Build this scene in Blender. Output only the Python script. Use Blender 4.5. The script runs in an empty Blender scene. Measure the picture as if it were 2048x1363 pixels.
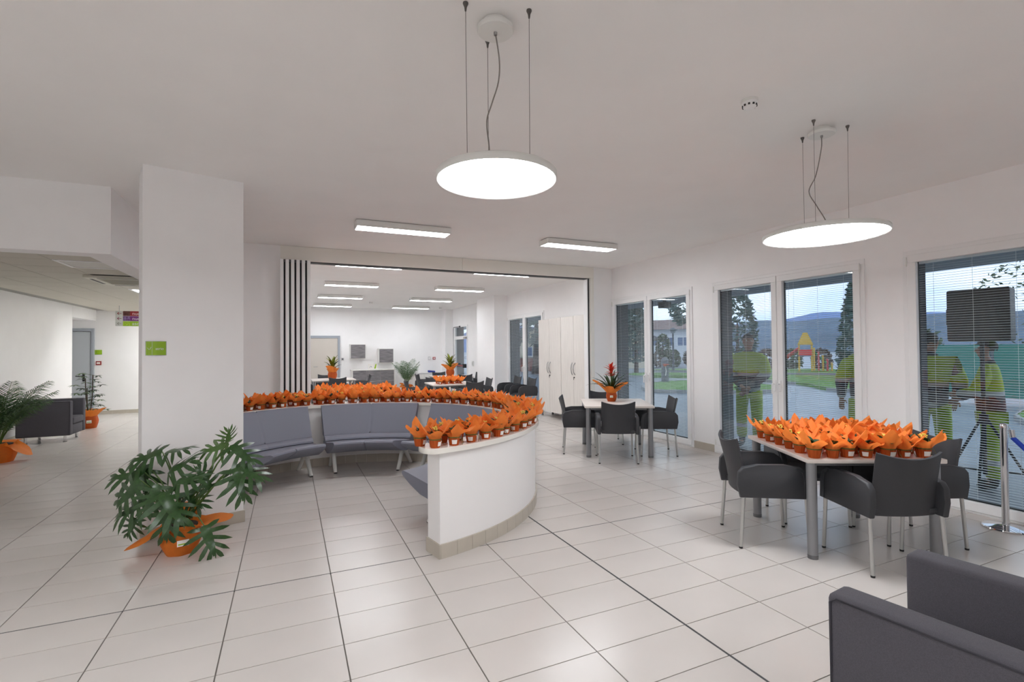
import bpy, bmesh, math, random
from mathutils import Vector, Matrix, noise
random.seed(11)
sc = bpy.context.scene
COL = sc.collection
PI = math.pi
def rad(a): return a * PI / 180.0
# ------------------------------------------------------------------ camera, world, exposure
cd = bpy.data.cameras.new('camera'); cam = bpy.data.objects.new('camera', cd); COL.objects.link(cam)
cd.sensor_fit = 'HORIZONTAL'; cd.sensor_width = 36.0; cd.lens = 989.85 / 2048 * 36.0
cd.clip_start = 0.05; cd.clip_end = 2000
yaw, pitch, roll = 0.423535, 0.016996, -0.00876
fwd = Vector((math.sin(yaw) * math.cos(pitch), math.cos(yaw) * math.cos(pitch), math.sin(pitch)))
rgt = Vector((math.cos(yaw), -math.sin(yaw), 0)); upv = rgt.cross(fwd)
r2 = rgt * math.cos(roll) + upv * math.sin(roll); u2 = -rgt * math.sin(roll) + upv * math.cos(roll)
m = Matrix((r2, u2, -fwd)).transposed().to_4x4(); m.translation = Vector((0, 0, 1.584))
cam.matrix_world = m; sc.camera = cam
sc.view_settings.view_transform = 'Standard'; sc.view_settings.look = 'None'
sc.view_settings.gamma = 1.0; sc.view_settings.use_curve_mapping = False
sc.view_settings.exposure = 0.0
E_LINEAR, E_PENDANT, E_PANEL, E_SKY = 32.0, 26.5, 30.0, 1.65
w = bpy.data.worlds.new('overcast_sky'); sc.world = w; w.use_nodes = True
nt = w.node_tree; N = nt.nodes; L = nt.links; N.clear()
wo = N.new('ShaderNodeOutputWorld'); bg = N.new('ShaderNodeBackground'); bg.inputs[1].default_value = E_SKY
tc = N.new('ShaderNodeTexCoord'); mp = N.new('ShaderNodeMapping'); mp.inputs['Scale'].default_value = (1.5, 1.5, 5)
nz = N.new('ShaderNodeTexNoise'); nz.inputs['Scale'].default_value = 2.2; nz.inputs['Detail'].default_value = 5
cr = N.new('ShaderNodeValToRGB'); cr.color_ramp.elements[0].position = 0.38; cr.color_ramp.elements[1].position = 0.62
cr.color_ramp.elements[0].color = (0.55, 0.68, 0.92, 1); cr.color_ramp.elements[1].color = (0.86, 0.92, 1.0, 1)
L.new(tc.outputs['Generated'], mp.inputs[0]); L.new(mp.outputs[0], nz.inputs['Vector']); L.new(nz.outputs[0], cr.inputs[0])
L.new(cr.outputs[0], bg.inputs[0]); L.new(bg.outputs[0], wo.inputs[0])
sc.cycles.use_denoising = True
sc.cycles.max_bounces = 12; sc.cycles.diffuse_bounces = 8; sc.cycles.transparent_max_bounces = 24
sc.cycles.sample_clamp_indirect = 6.0

# ------------------------------------------------------------------ materials
def lin(c):
    if isinstance(c, str):
        c = [int(c[i:i + 2], 16) / 255 for i in (0, 2, 4)]
        return tuple((x / 12.92 if x <= .04045 else ((x + .055) / 1.055) ** 2.4) for x in c)
    return tuple(c)
MATS = {}
def mat(name, col, rough=.5, metal=0.0, var=0.0, scale=20.0, bump=0.0, stretch=None, col2=None, coat=0.0, spec=.5):
    if name in MATS: return MATS[name]
    m = bpy.data.materials.new(name); m.use_nodes = True; MATS[name] = m
    nt = m.node_tree; b = nt.nodes['Principled BSDF']
    c = lin(col)
    b.inputs['Base Color'].default_value = (*c, 1); b.inputs['Roughness'].default_value = rough
    b.inputs['Metallic'].default_value = metal; b.inputs['Coat Weight'].default_value = coat
    b.inputs['Specular IOR Level'].default_value = spec
    if var or bump or col2:
        t = nt.nodes.new('ShaderNodeTexCoord'); mp = nt.nodes.new('ShaderNodeMapping')
        if stretch: mp.inputs['Scale'].default_value = stretch
        n = nt.nodes.new('ShaderNodeTexNoise'); n.inputs['Scale'].default_value = scale; n.inputs['Detail'].default_value = 4
        nt.links.new(t.outputs['Object'], mp.inputs[0]); nt.links.new(mp.outputs[0], n.inputs['Vector'])
        if var or col2:
            r = nt.nodes.new('ShaderNodeValToRGB')
            d = lin(col2) if col2 else tuple(x * (1 - var) for x in c)
            r.color_ramp.elements[0].color = (*d, 1); r.color_ramp.elements[1].color = (*c, 1)
            r.color_ramp.elements[0].position = .35; r.color_ramp.elements[1].position = .65
            nt.links.new(n.outputs[0], r.inputs[0]); nt.links.new(r.outputs[0], b.inputs['Base Color'])
        if bump:
            bp = nt.nodes.new('ShaderNodeBump'); bp.inputs['Strength'].default_value = bump; bp.inputs['Distance'].default_value = .004
            nt.links.new(n.outputs[0], bp.inputs['Height']); nt.links.new(bp.outputs[0], b.inputs['Normal'])
    return m
def emis(name, col, s):
    m = bpy.data.materials.new(name); m.use_nodes = True; nt = m.node_tree; nt.nodes.clear()
    o = nt.nodes.new('ShaderNodeOutputMaterial'); e = nt.nodes.new('ShaderNodeEmission')
    e.inputs[0].default_value = (*col, 1); e.inputs[1].default_value = s; nt.links.new(e.outputs[0], o.inputs[0]); return m
def paper(name, col, tr=.35):
    m = bpy.data.materials.new(name); m.use_nodes = True; nt = m.node_tree; b = nt.nodes['Principled BSDF']; o = nt.nodes['Material Output']
    b.inputs['Roughness'].default_value = .6; b.inputs['Specular IOR Level'].default_value = .3
    t = nt.nodes.new('ShaderNodeTexCoord'); n = nt.nodes.new('ShaderNodeTexNoise'); n.inputs['Scale'].default_value = 40
    r = nt.nodes.new('ShaderNodeValToRGB'); c = lin(col)
    r.color_ramp.elements[0].color = (c[0] * .85, c[1] * .8, c[2], 1); r.color_ramp.elements[1].color = (*c, 1)
    nt.links.new(t.outputs['Object'], n.inputs['Vector']); nt.links.new(n.outputs[0], r.inputs[0]); nt.links.new(r.outputs[0], b.inputs['Base Color'])
    tr_ = nt.nodes.new('ShaderNodeBsdfTranslucent'); nt.links.new(r.outputs[0], tr_.inputs[0])
    mx = nt.nodes.new('ShaderNodeMixShader'); mx.inputs[0].default_value = tr
    nt.links.new(b.outputs[0], mx.inputs[1]); nt.links.new(tr_.outputs[0], mx.inputs[2]); nt.links.new(mx.outputs[0], o.inputs[0]); return m
def glassmat(name, tint=(.93, .97, .98)):
    m = bpy.data.materials.new(name); m.use_nodes = True; nt = m.node_tree; nt.nodes.clear()
    o = nt.nodes.new('ShaderNodeOutputMaterial'); t = nt.nodes.new('ShaderNodeBsdfTransparent'); t.inputs[0].default_value = (*tint, 1)
    g = nt.nodes.new('ShaderNodeBsdfGlossy'); g.inputs['Roughness'].default_value = 0.0
    fr = nt.nodes.new('ShaderNodeFresnel'); mx = nt.nodes.new('ShaderNodeMixShader')
    ge = nt.nodes.new('ShaderNodeNewGeometry'); io = nt.nodes.new('ShaderNodeMath'); io.operation = 'MULTIPLY_ADD'
    io.inputs[1].default_value = 1 / 1.5 - 1.5; io.inputs[2].default_value = 1.5     # the same reflectance from both sides of the pane
    nt.links.new(ge.outputs['Backfacing'], io.inputs[0]); nt.links.new(io.outputs[0], fr.inputs[0])
    nt.links.new(fr.outputs[0], mx.inputs[0]); nt.links.new(t.outputs[0], mx.inputs[1]); nt.links.new(g.outputs[0], mx.inputs[2]); nt.links.new(mx.outputs[0], o.inputs[0]); return m
def zbands(name, bands, rough=.7):
    """garment fabric dyed in bands by height along the garment: [(z, colour), ...]"""
    m = bpy.data.materials.new(name); m.use_nodes = True; nt = m.node_tree; b = nt.nodes['Principled BSDF']; b.inputs['Roughness'].default_value = rough
    t = nt.nodes.new('ShaderNodeTexCoord'); s = nt.nodes.new('ShaderNodeSeparateXYZ'); d = nt.nodes.new('ShaderNodeMath'); d.operation = 'MULTIPLY'; d.inputs[1].default_value = .5
    r = nt.nodes.new('ShaderNodeValToRGB'); r.color_ramp.interpolation = 'CONSTANT'
    e = r.color_ramp.elements
    e[0].position = 0; e[0].color = (*lin(bands[0][1]), 1); e.remove(e[1])
    for z, c in bands[1:]:
        k = e.new(z * .5); k.color = (*lin(c), 1)
    nt.links.new(t.outputs['Object'], s.inputs[0]); nt.links.new(s.outputs[2], d.inputs[0]); nt.links.new(d.outputs[0], r.inputs[0]); nt.links.new(r.outputs[0], b.inputs['Base Color']); return m

WALL = mat('wall_paint', 'f6f5f5', .75, var=.02, scale=3, bump=.03)
CEIL = mat('ceiling_paint', 'f4f2f0', .85, var=.02, scale=2)
BEAM = mat('header_paint', 'efece4', .6)
TILE = mat('floor_tile', 'cac4bf', .24, var=.05, scale=1.7, spec=.45)
GROUT = mat('grout', '736e68', .8)
JOINT = mat('expansion_joint', '3a3a3c', .6)
SKIRT = mat('skirting_tile', 'bdb5a8', .4, var=.06, scale=6)
WHITE = mat('white_frame', 'eeeeee', .35)
LAMPW = mat('lamp_white', 'e6e6e2', .4)
STEEL = mat('brushed_steel', 'a9a9a9', .3, 1.0)
CHROME = mat('chrome', 'd5d5d8', .06, 1.0)
ALU = mat('aluminium', 'c4c4c2', .35, .85)
BLACKP = mat('black_plastic', '18181a', .5)
CHAIRP = mat('anthracite_plastic', '38393d', .55, var=.12, scale=300, bump=.08)
GREYL = mat('grey_leg', '8f9093', .35, .4)
BIRCH = mat('birch_top', 'e6ddd6', .35, var=.05, scale=3, stretch=(1, 14, 14))
FABRIC = mat('charcoal_fabric', '55535a', .95, var=.25, scale=500, bump=.15)
BENCHF = mat('grey_leatherette', '80828f', .6, var=.08, scale=350, bump=.05)
OFFW = mat('bench_leg_white', 'dfdfda', .35)
PAPER = paper('orange_paper', 'ff9440', .42)
PAPERP = paper('orange_pot_paper', 'be561a', .1)
PAPER2 = paper('amber_paper', 'ef8a34', .35)
SOIL = mat('soil', '2a1e16', .95)
LEAF = mat('leaf_dark', '22401f', .4, var=.35, scale=25)
LEAFL = mat('leaf_light', '54753a', .4, var=.3, scale=25)
PHIL = mat('leaf_philodendron', '34552a', .28, var=.35, scale=14)
PALM = mat('leaf_palm', '486b40', .45, var=.3, scale=12)
CROT = mat('leaf_croton', '8f9a22', .4, col2='3b3a1c', scale=18)
STEMM = mat('stem_green', '4f6a2e', .5)
BARK = mat('bark', '4a3b2e', .9)
REDF = mat('bract_red', 'd8402a', .45, var=.2, scale=20)
YELF = mat('bud_yellow', 'e8d060', .5)
TAG = mat('paper_tag', 'f0ece6', .6)
TAGINK = mat('tag_ink', '76707a', .6)
RIB = mat('raffia_green', '5c5f22', .6)
GLASS = glassmat('window_glass')
SLAT = mat('blind_slat', 'd9dde2', .35, .2)
GREYF = mat('door_grey', 'b4bac0', .45)
GREYT = mat('door_frame_grey', '9aa0a8', .45)
BEIGE = mat('door_beige', 'c9c2b9', .5)
ZEBR = mat('zebrano_grey', '8a8688', .5, col2='5d5a5e', scale=3.2, stretch=(1.2, 1, 16))
CABW = mat('cabinet_white', 'e8e6e2', .4)
PALEW = mat('pale_wood', 'e4dfd9', .45, var=.09, scale=4, stretch=(9, 9, .7))
RED = mat('alarm_red', '8a1f22', .4)
GREEN = mat('sign_green', '8fb41e', .25, var=.05, scale=2)
FACADE = mat('outer_render', '585d61', .8)
DLINEAR = emis('linear_diffuser', (.94, .965, 1), E_LINEAR)
DPEND = emis('pendant_diffuser', (.95, .97, 1), E_PENDANT)
DPANEL = emis('panel_diffuser', (.96, .98, .98), E_PANEL)

# ------------------------------------------------------------------ mesh helpers
def nb(): return bmesh.new()
def box(bm, x0, x1, y0, y1, z0, z1, bev=0.0, seg=2, M=None):
    r = bmesh.ops.create_cube(bm, size=1.0)
    mt = Matrix.Translation(((x0 + x1) / 2, (y0 + y1) / 2, (z0 + z1) / 2)) @ Matrix.Diagonal((x1 - x0, y1 - y0, z1 - z0, 1))
    bmesh.ops.transform(bm, matrix=mt, verts=r['verts'])
    if bev:
        es = list({e for v in r['verts'] for e in v.link_edges})
        rr = bmesh.ops.bevel(bm, geom=es, offset=bev, segments=seg, affect='EDGES', profile=.5)
        vs = rr['verts']
    else: vs = r['verts']
    if M: bmesh.ops.transform(bm, matrix=M, verts=vs)
    return vs
def prism(bm, poly, lo, hi, axis='z', bev=0.0, seg=2):
    def P(a, b, c):
        return {'z': (a, b, c), 'y': (a, c, b), 'x': (c, a, b)}[axis]
    v0 = [bm.verts.new(P(a, b, lo)) for a, b in poly]; v1 = [bm.verts.new(P(a, b, hi)) for a, b in poly]
    n = len(poly); fs = [bm.faces.new(v0[::-1]), bm.faces.new(v1)]
    for i in range(n): fs.append(bm.faces.new((v0[i], v0[(i + 1) % n], v1[(i + 1) % n], v1[i])))
    if bev:
        es = list(fs[0].edges) + list(fs[1].edges)
        bmesh.ops.bevel(bm, geom=es, offset=bev, segments=seg, affect='EDGES', profile=.5)
def frame_at(d):
    d = d.normalized(); a = Vector((0, 0, 1)) if abs(d.z) < .9 else Vector((1, 0, 0))
    x = d.cross(a).normalized(); return x, d.cross(x).normalized()
def tube(bm, pts, r, n=8, caps=True):
    pts = [Vector(p) for p in pts]; rings = []
    for i, p in enumerate(pts):
        d = (pts[min(i + 1, len(pts) - 1)] - pts[max(i - 1, 0)])
        x, y = frame_at(d); rr = r[i] if isinstance(r, (list, tuple)) else r
        rings.append([bm.verts.new(p + (x * math.cos(2 * PI * k / n) + y * math.sin(2 * PI * k / n)) * rr) for k in range(n)])
    for i in range(len(rings) - 1):
        A, B = rings[i], rings[i + 1]
        k0 = min(range(n), key=lambda k: (B[k].co - A[0].co).length_squared)
        for k in range(n):
            bm.faces.new((A[k], A[(k + 1) % n], B[(k + 1 + k0) % n], B[(k + k0) % n]))
    if caps:
        bm.faces.new(rings[0][::-1]); bm.faces.new(rings[-1])
def lathe(bm, prof, n=24, c=(0, 0), close=True):
    rings = []
    for r, z in prof:
        rings.append([bm.verts.new((c[0] + r * math.cos(2 * PI * k / n), c[1] + r * math.sin(2 * PI * k / n), z)) for k in range(n)] if r > 1e-6 else [bm.verts.new((c[0], c[1], z))])
    for A, B in zip(rings, rings[1:]):
        for k in range(n):
            q = [A[k % len(A)], A[(k + 1) % len(A)], B[(k + 1) % len(B)], B[k % len(B)]]
            u = []
            for v in q:
                if v not in u: u.append(v)
            if len(u) > 2: bm.faces.new(u)
    if close:
        for R in (rings[0], rings[-1]):
            if len(R) > 2:
                try: bm.faces.new(R)
                except ValueError: pass
def ball(bm, c, r, sub=2, sc_=(1, 1, 1)):
    q = bmesh.ops.create_icosphere(bm, subdivisions=sub, radius=r)
    bmesh.ops.transform(bm, matrix=Matrix.Translation(c) @ Matrix.Diagonal((*sc_, 1)), verts=q['verts'])
def sheet(bm, f, nu, nv, th=.01):
    P = [[Vector(f(i / nu, j / nv)) for j in range(nv + 1)] for i in range(nu + 1)]
    def nrm(i, j):
        a = P[min(i + 1, nu)][j] - P[max(i - 1, 0)][j]; b = P[i][min(j + 1, nv)] - P[i][max(j - 1, 0)]
        q = a.cross(b); return q.normalized() if q.length > 1e-9 else Vector((0, 0, 1))
    A = [[bm.verts.new(P[i][j]) for j in range(nv + 1)] for i in range(nu + 1)]
    B = [[bm.verts.new(P[i][j] - nrm(i, j) * th) for j in range(nv + 1)] for i in range(nu + 1)]
    for i in range(nu):
        for j in range(nv):
            bm.faces.new((A[i][j], A[i + 1][j], A[i + 1][j + 1], A[i][j + 1])); bm.faces.new((B[i][j], B[i][j + 1], B[i + 1][j + 1], B[i + 1][j]))
    for i in range(nu):
        bm.faces.new((A[i][0], B[i][0], B[i + 1][0], A[i + 1][0])); bm.faces.new((A[i][nv], A[i + 1][nv], B[i + 1][nv], B[i][nv]))
    for j in range(nv):
        bm.faces.new((A[0][j], A[0][j + 1], B[0][j + 1], B[0][j])); bm.faces.new((A[nu][j], B[nu][j], B[nu][j + 1], A[nu][j + 1]))
def sweep(bm, prof, a0, a1, n, c=(0, 0), groove=None, shape=None):
    """profile [(r,z)] swept round the vertical axis at c from angle a0 to a1 (degrees)"""
    ang = [a0 + (a1 - a0) * i / n for i in range(n + 1)]
    if groove is not None: ang = sorted(ang + [groove - .5, groove - .15, groove + .15, groove + .5])
    cr_ = sum(p[0] for p in prof) / len(prof); cz = sum(p[1] for p in prof) / len(prof)
    rings = []
    for a in ang:
        k = .93 if groove is not None and abs(a - groove) < .2 else 1.0
        pp = shape(a) if shape else prof
        rings.append([bm.verts.new((c[0] + (cr_ + (r - cr_) * k if groove is not None else r) * math.cos(rad(a)), c[1] + (cr_ + (r - cr_) * k if groove is not None else r) * math.sin(rad(a)), (cz + (z - cz) * k) if groove is not None else z)) for r, z in pp])
    q = len(prof)
    for A, B in zip(rings, rings[1:]):
        for i in range(q): bm.faces.new((A[i], A[(i + 1) % q], B[(i + 1) % q], B[i]))
    bm.faces.new(rings[0][::-1]); bm.faces.new(rings[-1])
def mesh_of(name, bm, m, smooth=None):
    bmesh.ops.recalc_face_normals(bm, faces=bm.faces)
    me = bpy.data.meshes.new(name); bm.to_mesh(me); bm.free()
    me.materials.append(m) if not isinstance(m, (list, tuple)) else [me.materials.append(x) for x in m]
    if smooth:
        for p in me.polygons: p.use_smooth = True
        try: me.set_sharp_from_angle(angle=rad(smooth if smooth > 1 else 35))
        except Exception: pass
    return me
def link(name, me, parent=None, loc=None, rz=None):
    o = bpy.data.objects.new(name, me); COL.objects.link(o)
    if parent: o.parent = parent
    if loc is not None: o.location = loc
    if rz is not None: o.rotation_euler = (0, 0, rz)
    return o
def obj(name, bm, m, parent=None, smooth=None, loc=None, rz=None, label=None):
    o = link(name, mesh_of(name, bm, m, smooth), parent, loc, rz)
    if label: o['label'] = label
    return o
def tag(o, label, cat, group=None):
    o['label'] = label; o['category'] = cat
    if group: o['group'] = group
    return o
def thing(name, label, cat, loc=(0, 0, 0), rz=0, group=None):
    o = bpy.data.objects.new(name, None); COL.objects.link(o); o.location = loc; o.rotation_euler = (0, 0, rz); o.empty_display_size = .1
    return tag(o, label, cat, group)
def struct(name, bm=None, m=None, smooth=None, loc=None):
    if bm is None:
        o = bpy.data.objects.new(name, None); COL.objects.link(o)
        if loc: o.location = loc
    else: o = obj(name, bm, m, None, smooth, loc)
    o['kind'] = 'structure'; return o
KIDS = {}
def kids(o):
    if o.name not in KIDS: KIDS[o.name] = list(o.children)
    return KIDS[o.name]
def dup(root, loc, rz=0, label=None, group=None, scale=None):
    r = root.copy(); COL.objects.link(r); r.location = loc; r.rotation_euler = (0, 0, rz)
    if label: r['label'] = label
    if group: r['group'] = group
    if scale: r.scale = (scale,) * 3
    for ch in kids(root):
        c = ch.copy(); COL.objects.link(c); c.parent = r
        for g in kids(ch):
            d = g.copy(); COL.objects.link(d); d.parent = c
    return r
def bxo(name, a, m, parent=None, bev=0, **k):
    bm = nb(); box(bm, *a, bev=bev); return obj(name, bm, m, parent, 35 if bev else None, **k)
ONES = 'zeroth first second third fourth fifth sixth seventh eighth ninth tenth eleventh twelfth thirteenth fourteenth fifteenth sixteenth seventeenth eighteenth nineteenth'.split()
TENS = {20: 'twent', 30: 'thirt', 40: 'fort', 50: 'fift', 60: 'sixt'}
def ordn(i):
    if i < 20: return ONES[i]
    t, u = i // 10 * 10, i % 10
    return TENS[t] + ('ieth' if u == 0 else 'y-' + ONES[u])
def text_mesh(body, size, ext=.001):
    cu = bpy.data.curves.new('lettering', 'FONT'); cu.body = body; cu.size = size; cu.extrude = ext; cu.align_x = 'LEFT'; cu.align_y = 'CENTER'
    o = bpy.data.objects.new('lettering', cu); COL.objects.link(o)
    dg = bpy.context.evaluated_depsgraph_get(); me = bpy.data.meshes.new_from_object(o.evaluated_get(dg))
    bpy.data.objects.remove(o); return me

ZC = 3.18; XR = 5.9; YB = 8.2; YE = 19.2; XL = -4.55; ZF = 2.68
# ------------------------------------------------------------------ floor
bm = nb(); box(bm, -6.3, 6.0, -3.2, YE, -.12, -.0045); floor = struct('floor', bm, GROUT)
GX, GY, TW, TD = -.931, 3.782, .6, .3147
tiles = []
for i in range(-9, 12):
    for j in range(-24, 50):
        x0, y0 = GX + i * TW, GY + j * TD
        if x0 + TW < -6.1 or x0 > 5.9 or y0 < -3.1 or y0 > YE: continue
        if x0 < -4.6 and y0 < 14: continue
        if -1.5 < x0 + .3 < .0 and y0 > 8.3: continue
        gx0 = .0036 + (.004 if i == 5 else 0); gx1 = .0036 + (.004 if i == 4 else 0)
        gy0 = .0028 + (.003 if j in (0, 15) else 0); gy1 = .0028 + (.003 if j in (-1, 14) else 0)
        a = (x0 + gx0, min(x0 + TW - gx1, XR - .001), y0 + gy0, min(y0 + TD - gy1, YE - .001))
        if a[1] - a[0] < .05: continue
        p = Vector(((a[0] + a[1]) / 2, (a[2] + a[3]) / 2, 0)) - Vector((0, 0, 1.584))
        d = p.dot(fwd); u = 1024 + 990 * p.dot(r2) / max(d, .01); v = 681 - 990 * p.dot(u2) / max(d, .01)
        vis = d > .3 and -200 < u < 2250 and v < 1500
        tiles.append((0 if vis else 1, d, a))
tiles.sort(key=lambda t: (t[0], t[1]))
tm = {}
for k, (_, d, a) in enumerate(tiles[:295]):
    key = (round(a[1] - a[0], 4), round(a[3] - a[2], 4))
    if key not in tm:
        bm = nb(); vs = box(bm, -key[0] / 2, key[0] / 2, -key[1] / 2, key[1] / 2, -.0045, 0)
        tm[key] = mesh_of('tile', bm, TILE)
    link('tile', tm[key], floor, ((a[0] + a[1]) / 2, (a[2] + a[3]) / 2, 0))
bm = nb()
for _, d, a in tiles[295:]: box(bm, *a, -.0045, 0)
o = obj('far_tiles', bm, TILE, floor); o['kind'] = 'stuff'
bm = nb(); x = GX + 5 * TW; box(bm, x - .007, x + .007, -3.1, YE, -.0046, -.0012); obj('expansion_joint', bm, JOINT, floor)
for j in (0, 15):
    bm = nb(); y = GY + j * TD; box(bm, XL, XR, y - .005, y + .005, -.0046, -.0013); obj('expansion_joint', bm, JOINT, floor)

# ------------------------------------------------------------------ shell
bm = nb(); box(bm, -6.3, 6.28, -3.2, YE + .2, ZC, ZC + .12); struct('ceiling', bm, CEIL)
OPEN = [(.88, 3.03, 2.555), (3.435, 5.60, 2.555), (6.04, 8.185, 2.555), (11.10, 13.36, 2.555), (14.92, 16.0, 2.555), (16.96, 18.54, 2.5)]
def wall_with_openings(bm, x0, x1, y0, y1, z1, dh=0):
    y = y0
    for a, b, h in OPEN:
        box(bm, x0, x1, y, a, -.1, z1); box(bm, x0, x1, a, b, h - dh, z1); y = b
    box(bm, x0, x1, y, y1, -.1, z1)
bm = nb(); wall_with_openings(bm, XR, XR + .06, -3.2, YE + .2, ZC); struct('wall_right', bm, WALL)
bm = nb(); wall_with_openings(bm, XR + .06, 6.28, -3.2, YE + .2, ZC + .12, .0)
struct('wall_outer', bm, FACADE)
bm = nb(); box(bm, XL - .15, XL, -3.2, 14.55, 0, ZC); box(bm, -6.15, XL - .15, 14.4, 14.55, 0, ZC); box(bm, -6.3, -6.15, 14.4, 16.1, 0, ZC); struct('wall_left', bm, WALL)
bm = nb(); box(bm, -6.3, 6.0, -3.35, -3.2, 0, ZC); struct('wall_rear', bm, WALL)
bm = nb(); box(bm, -6.3, -1.4, 16.1, 16.25, 0, ZC); struct('wall_far_corridor', bm, WALL)
bm = nb(); box(bm, -1.6, -1.38, YB + .2, 16.1, 0, ZC); struct('wall_corridor_right', bm, WALL)
bm = nb(); box(bm, -1.5, -.115, YB, YB + .2, 0, ZC); box(bm, 5.46, XR, YB, YB + .2, 0, ZC); struct('wall_back', bm, WALL)
bm = nb(); box(bm, -.3, 6.0, YE, YE + .15, 0, ZC); struct('wall_far_room', bm, WALL)
bm = nb(); box(bm, -.25, -.115, YB + .2, YE, 0, ZC); struct('wall_room_left', bm, WALL)
# partition header and jamb
bm = nb(); box(bm, -.115, 2.75, YB - .03, YB + .2, 2.965, ZC - .002, bev=.003); box(bm, 2.753, 5.46, YB - .03, YB + .2, 2.965, ZC - .002, bev=.003)
hd = struct('trim_1', bm, BEAM)
bm = nb(); box(bm, -.1, 5.45, YB + .03, YB + .14, 2.945, 2.966); obj('track', bm, mat('track_dark', '4c4c4e', .5), hd)
bm = nb(); box(bm, 5.385, 5.46, YB - .02, YB + .2, 0, 2.965, bev=.003); jm = struct('trim_2', bm, BEAM)
bm = nb(); box(bm, 5.33, 5.385, YB + .02, YB + .15, 0, 2.95); obj('jamb_profile', bm, WHITE, jm)
bm = nb(); box(bm, 5.345, 5.37, YB + .012, YB + .0199, 0, 2.95); obj('seal_strip', bm, BLACKP, jm)
# column (slightly turned)
ca, cb = Vector((-1.125, 5.07, 0)), Vector((-.39, 5.28, 0)); cdv = (cb - ca).normalized(); cn = Vector((-cdv.y, cdv.x, 0))
cq = [ca, cb, cb + cn * .42, ca + cn * .42]
bm = nb(); prism(bm, [(p.x, p.y) for p in cq], 0, ZC); struct('wall_column', bm, WALL)
bm = nb(); e = .012
prism(bm, [(p.x, p.y) for p in (ca - cdv * e - cn * e, cb + cdv * e - cn * e, cb + cdv * e + cn * (.42 + e), ca - cdv * e + cn * (.42 + e))], 0, .105, bev=.002, seg=1); struct('baseboard_column', bm, SKIRT)
# columns of the far room
bm = nb(); box(bm, 5.49, XR, 13.43, 14.9, 0, ZC); struct('wall_pier_right', bm, WALL)
bm = nb(); box(bm, 5.58, XR, 18.75, YE, 0, ZC); struct('wall_pier_corner', bm, WALL)
# corridor soffit beam + false ceiling
bm = nb(); box(bm, XL, -1.56, 5.9, 6.12, 2.53, ZC); box(bm, -1.78, -1.56, 6.12, YB + .1, 2.53, ZC); struct('ceiling_beam', bm, WALL)
bm = nb(); box(bm, -6.2, XL, 14.56, 16.1, 2.42, ZC); struct('ceiling_recess', bm, WALL)
bm = nb(); box(bm, XL, -1.6, 6.12, 16.1, ZF + .012, ZF + .05); fc = struct('ceiling_corridor', bm, mat('grid_grey', '8d8b85', .6))
CT = mat('mineral_tile', 'cdc9be', .9, var=.04, scale=90)
special = {(-2.53, 7.45): 'off', (-2.53, 10.45): 'on', (-2.53, 13.45): 'on', (-2.53, 14.65): 'on', (-3.13, 14.65): 'on', (-2.53, 8.65): 'ac', (-2.53, 9.25): 'ac'}  # lit panels hidden behind the column are added to brighten the corridor end
tmc = {}
for i in range(-4, 2):
    for j in range(-3, 15):
        x0, y0 = -1.93 + i * .6, 7.45 + j * .6
        a = (max(x0 + .004, XL), min(x0 + .596, -1.6), max(y0 + .004, 6.12), min(y0 + .596, 16.1))
        if a[1] - a[0] < .04 or a[3] - a[2] < .04: continue
        if (round(x0, 2), round(y0, 2)) in special: continue
        key = (round(a[1] - a[0], 3), round(a[3] - a[2], 3))
        if key not in tmc:
            b2 = nb(); box(b2, -key[0] / 2, key[0] / 2, -key[1] / 2, key[1] / 2, 0, .013); tmc[key] = mesh_of('ceiling_tile', b2, CT)
        link('ceiling_tile', tmc[key], fc, ((a[0] + a[1]) / 2, (a[2] + a[3]) / 2, ZF))
for (x0, y0), k in special.items():
    if k == 'ac': continue
    t = thing('ceiling_panel_light', {7.45: 'unlit square light panel set into the corridor ceiling nearest the beam', 10.45: 'glowing square light panel in the corridor grid ceiling', 12.25: 'second lit square light panel along the corridor ceiling', 13.45: 'added third lit square light panel along the corridor ceiling', 14.65: 'added unseen lit light panel at the far right of the corridor' if x0 > -3 else 'added unseen lit light panel above the end of the hanging sign'}[y0], 'light', (x0 + .3, y0 + .3, ZF))
    b2 = nb(); prism(b2, [(-.295, -.295), (.295, -.295), (.295, .295), (-.295, .295)], -.004, .012)
    bmesh.ops.delete(b2, geom=[f for f in b2.faces if abs(f.normal.z) > .5 and f.calc_center_median().z < 0], context='FACES_ONLY')
    b2.free(); b2 = nb()
    for q in ((-.295, .295, -.295, -.25), (-.295, .295, .25, .295), (-.295, -.25, -.25, .25), (.25, .295, -.25, .25)): box(b2, *q, -.006, .012)
    obj('frame', b2, WHITE, t)
    b2 = nb(); box(b2, -.25, .25, -.25, .25, .001, .01); obj('diffuser', b2, DPANEL if k == 'on' else mat('unlit_diffuser', 'd4d3cd', .4), t)
t = thing('air_conditioning_cassette', 'square white air conditioning cassette with grille in the corridor ceiling', 'air conditioner', (-2.23, 9.2, ZF - .001))
b2 = nb()
for q in ((-.4, .4, -.45, -.32), (-.4, .4, .32, .45), (-.4, -.27, -.32, .32), (.27, .4, -.32, .32)): box(b2, *q, -.035, .0)
obj('panel', b2, mat('cassette_white', 'd8d6ca', .5), t)
b2 = nb(); box(b2, -.27, .27, -.32, .32, -.025, .0); obj('intake_grille', b2, mat('grille_grey', '8c8879', .7), t)
for q in ((-.25, .25, -.42, -.385), (-.25, .25, .385, .42), (-.37, -.335, -.28, .28), (.335, .37, -.28, .28)):
    b2 = nb(); box(b2, *q, -.0375, -.034); obj('air_slot', b2, BLACKP, t)
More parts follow.
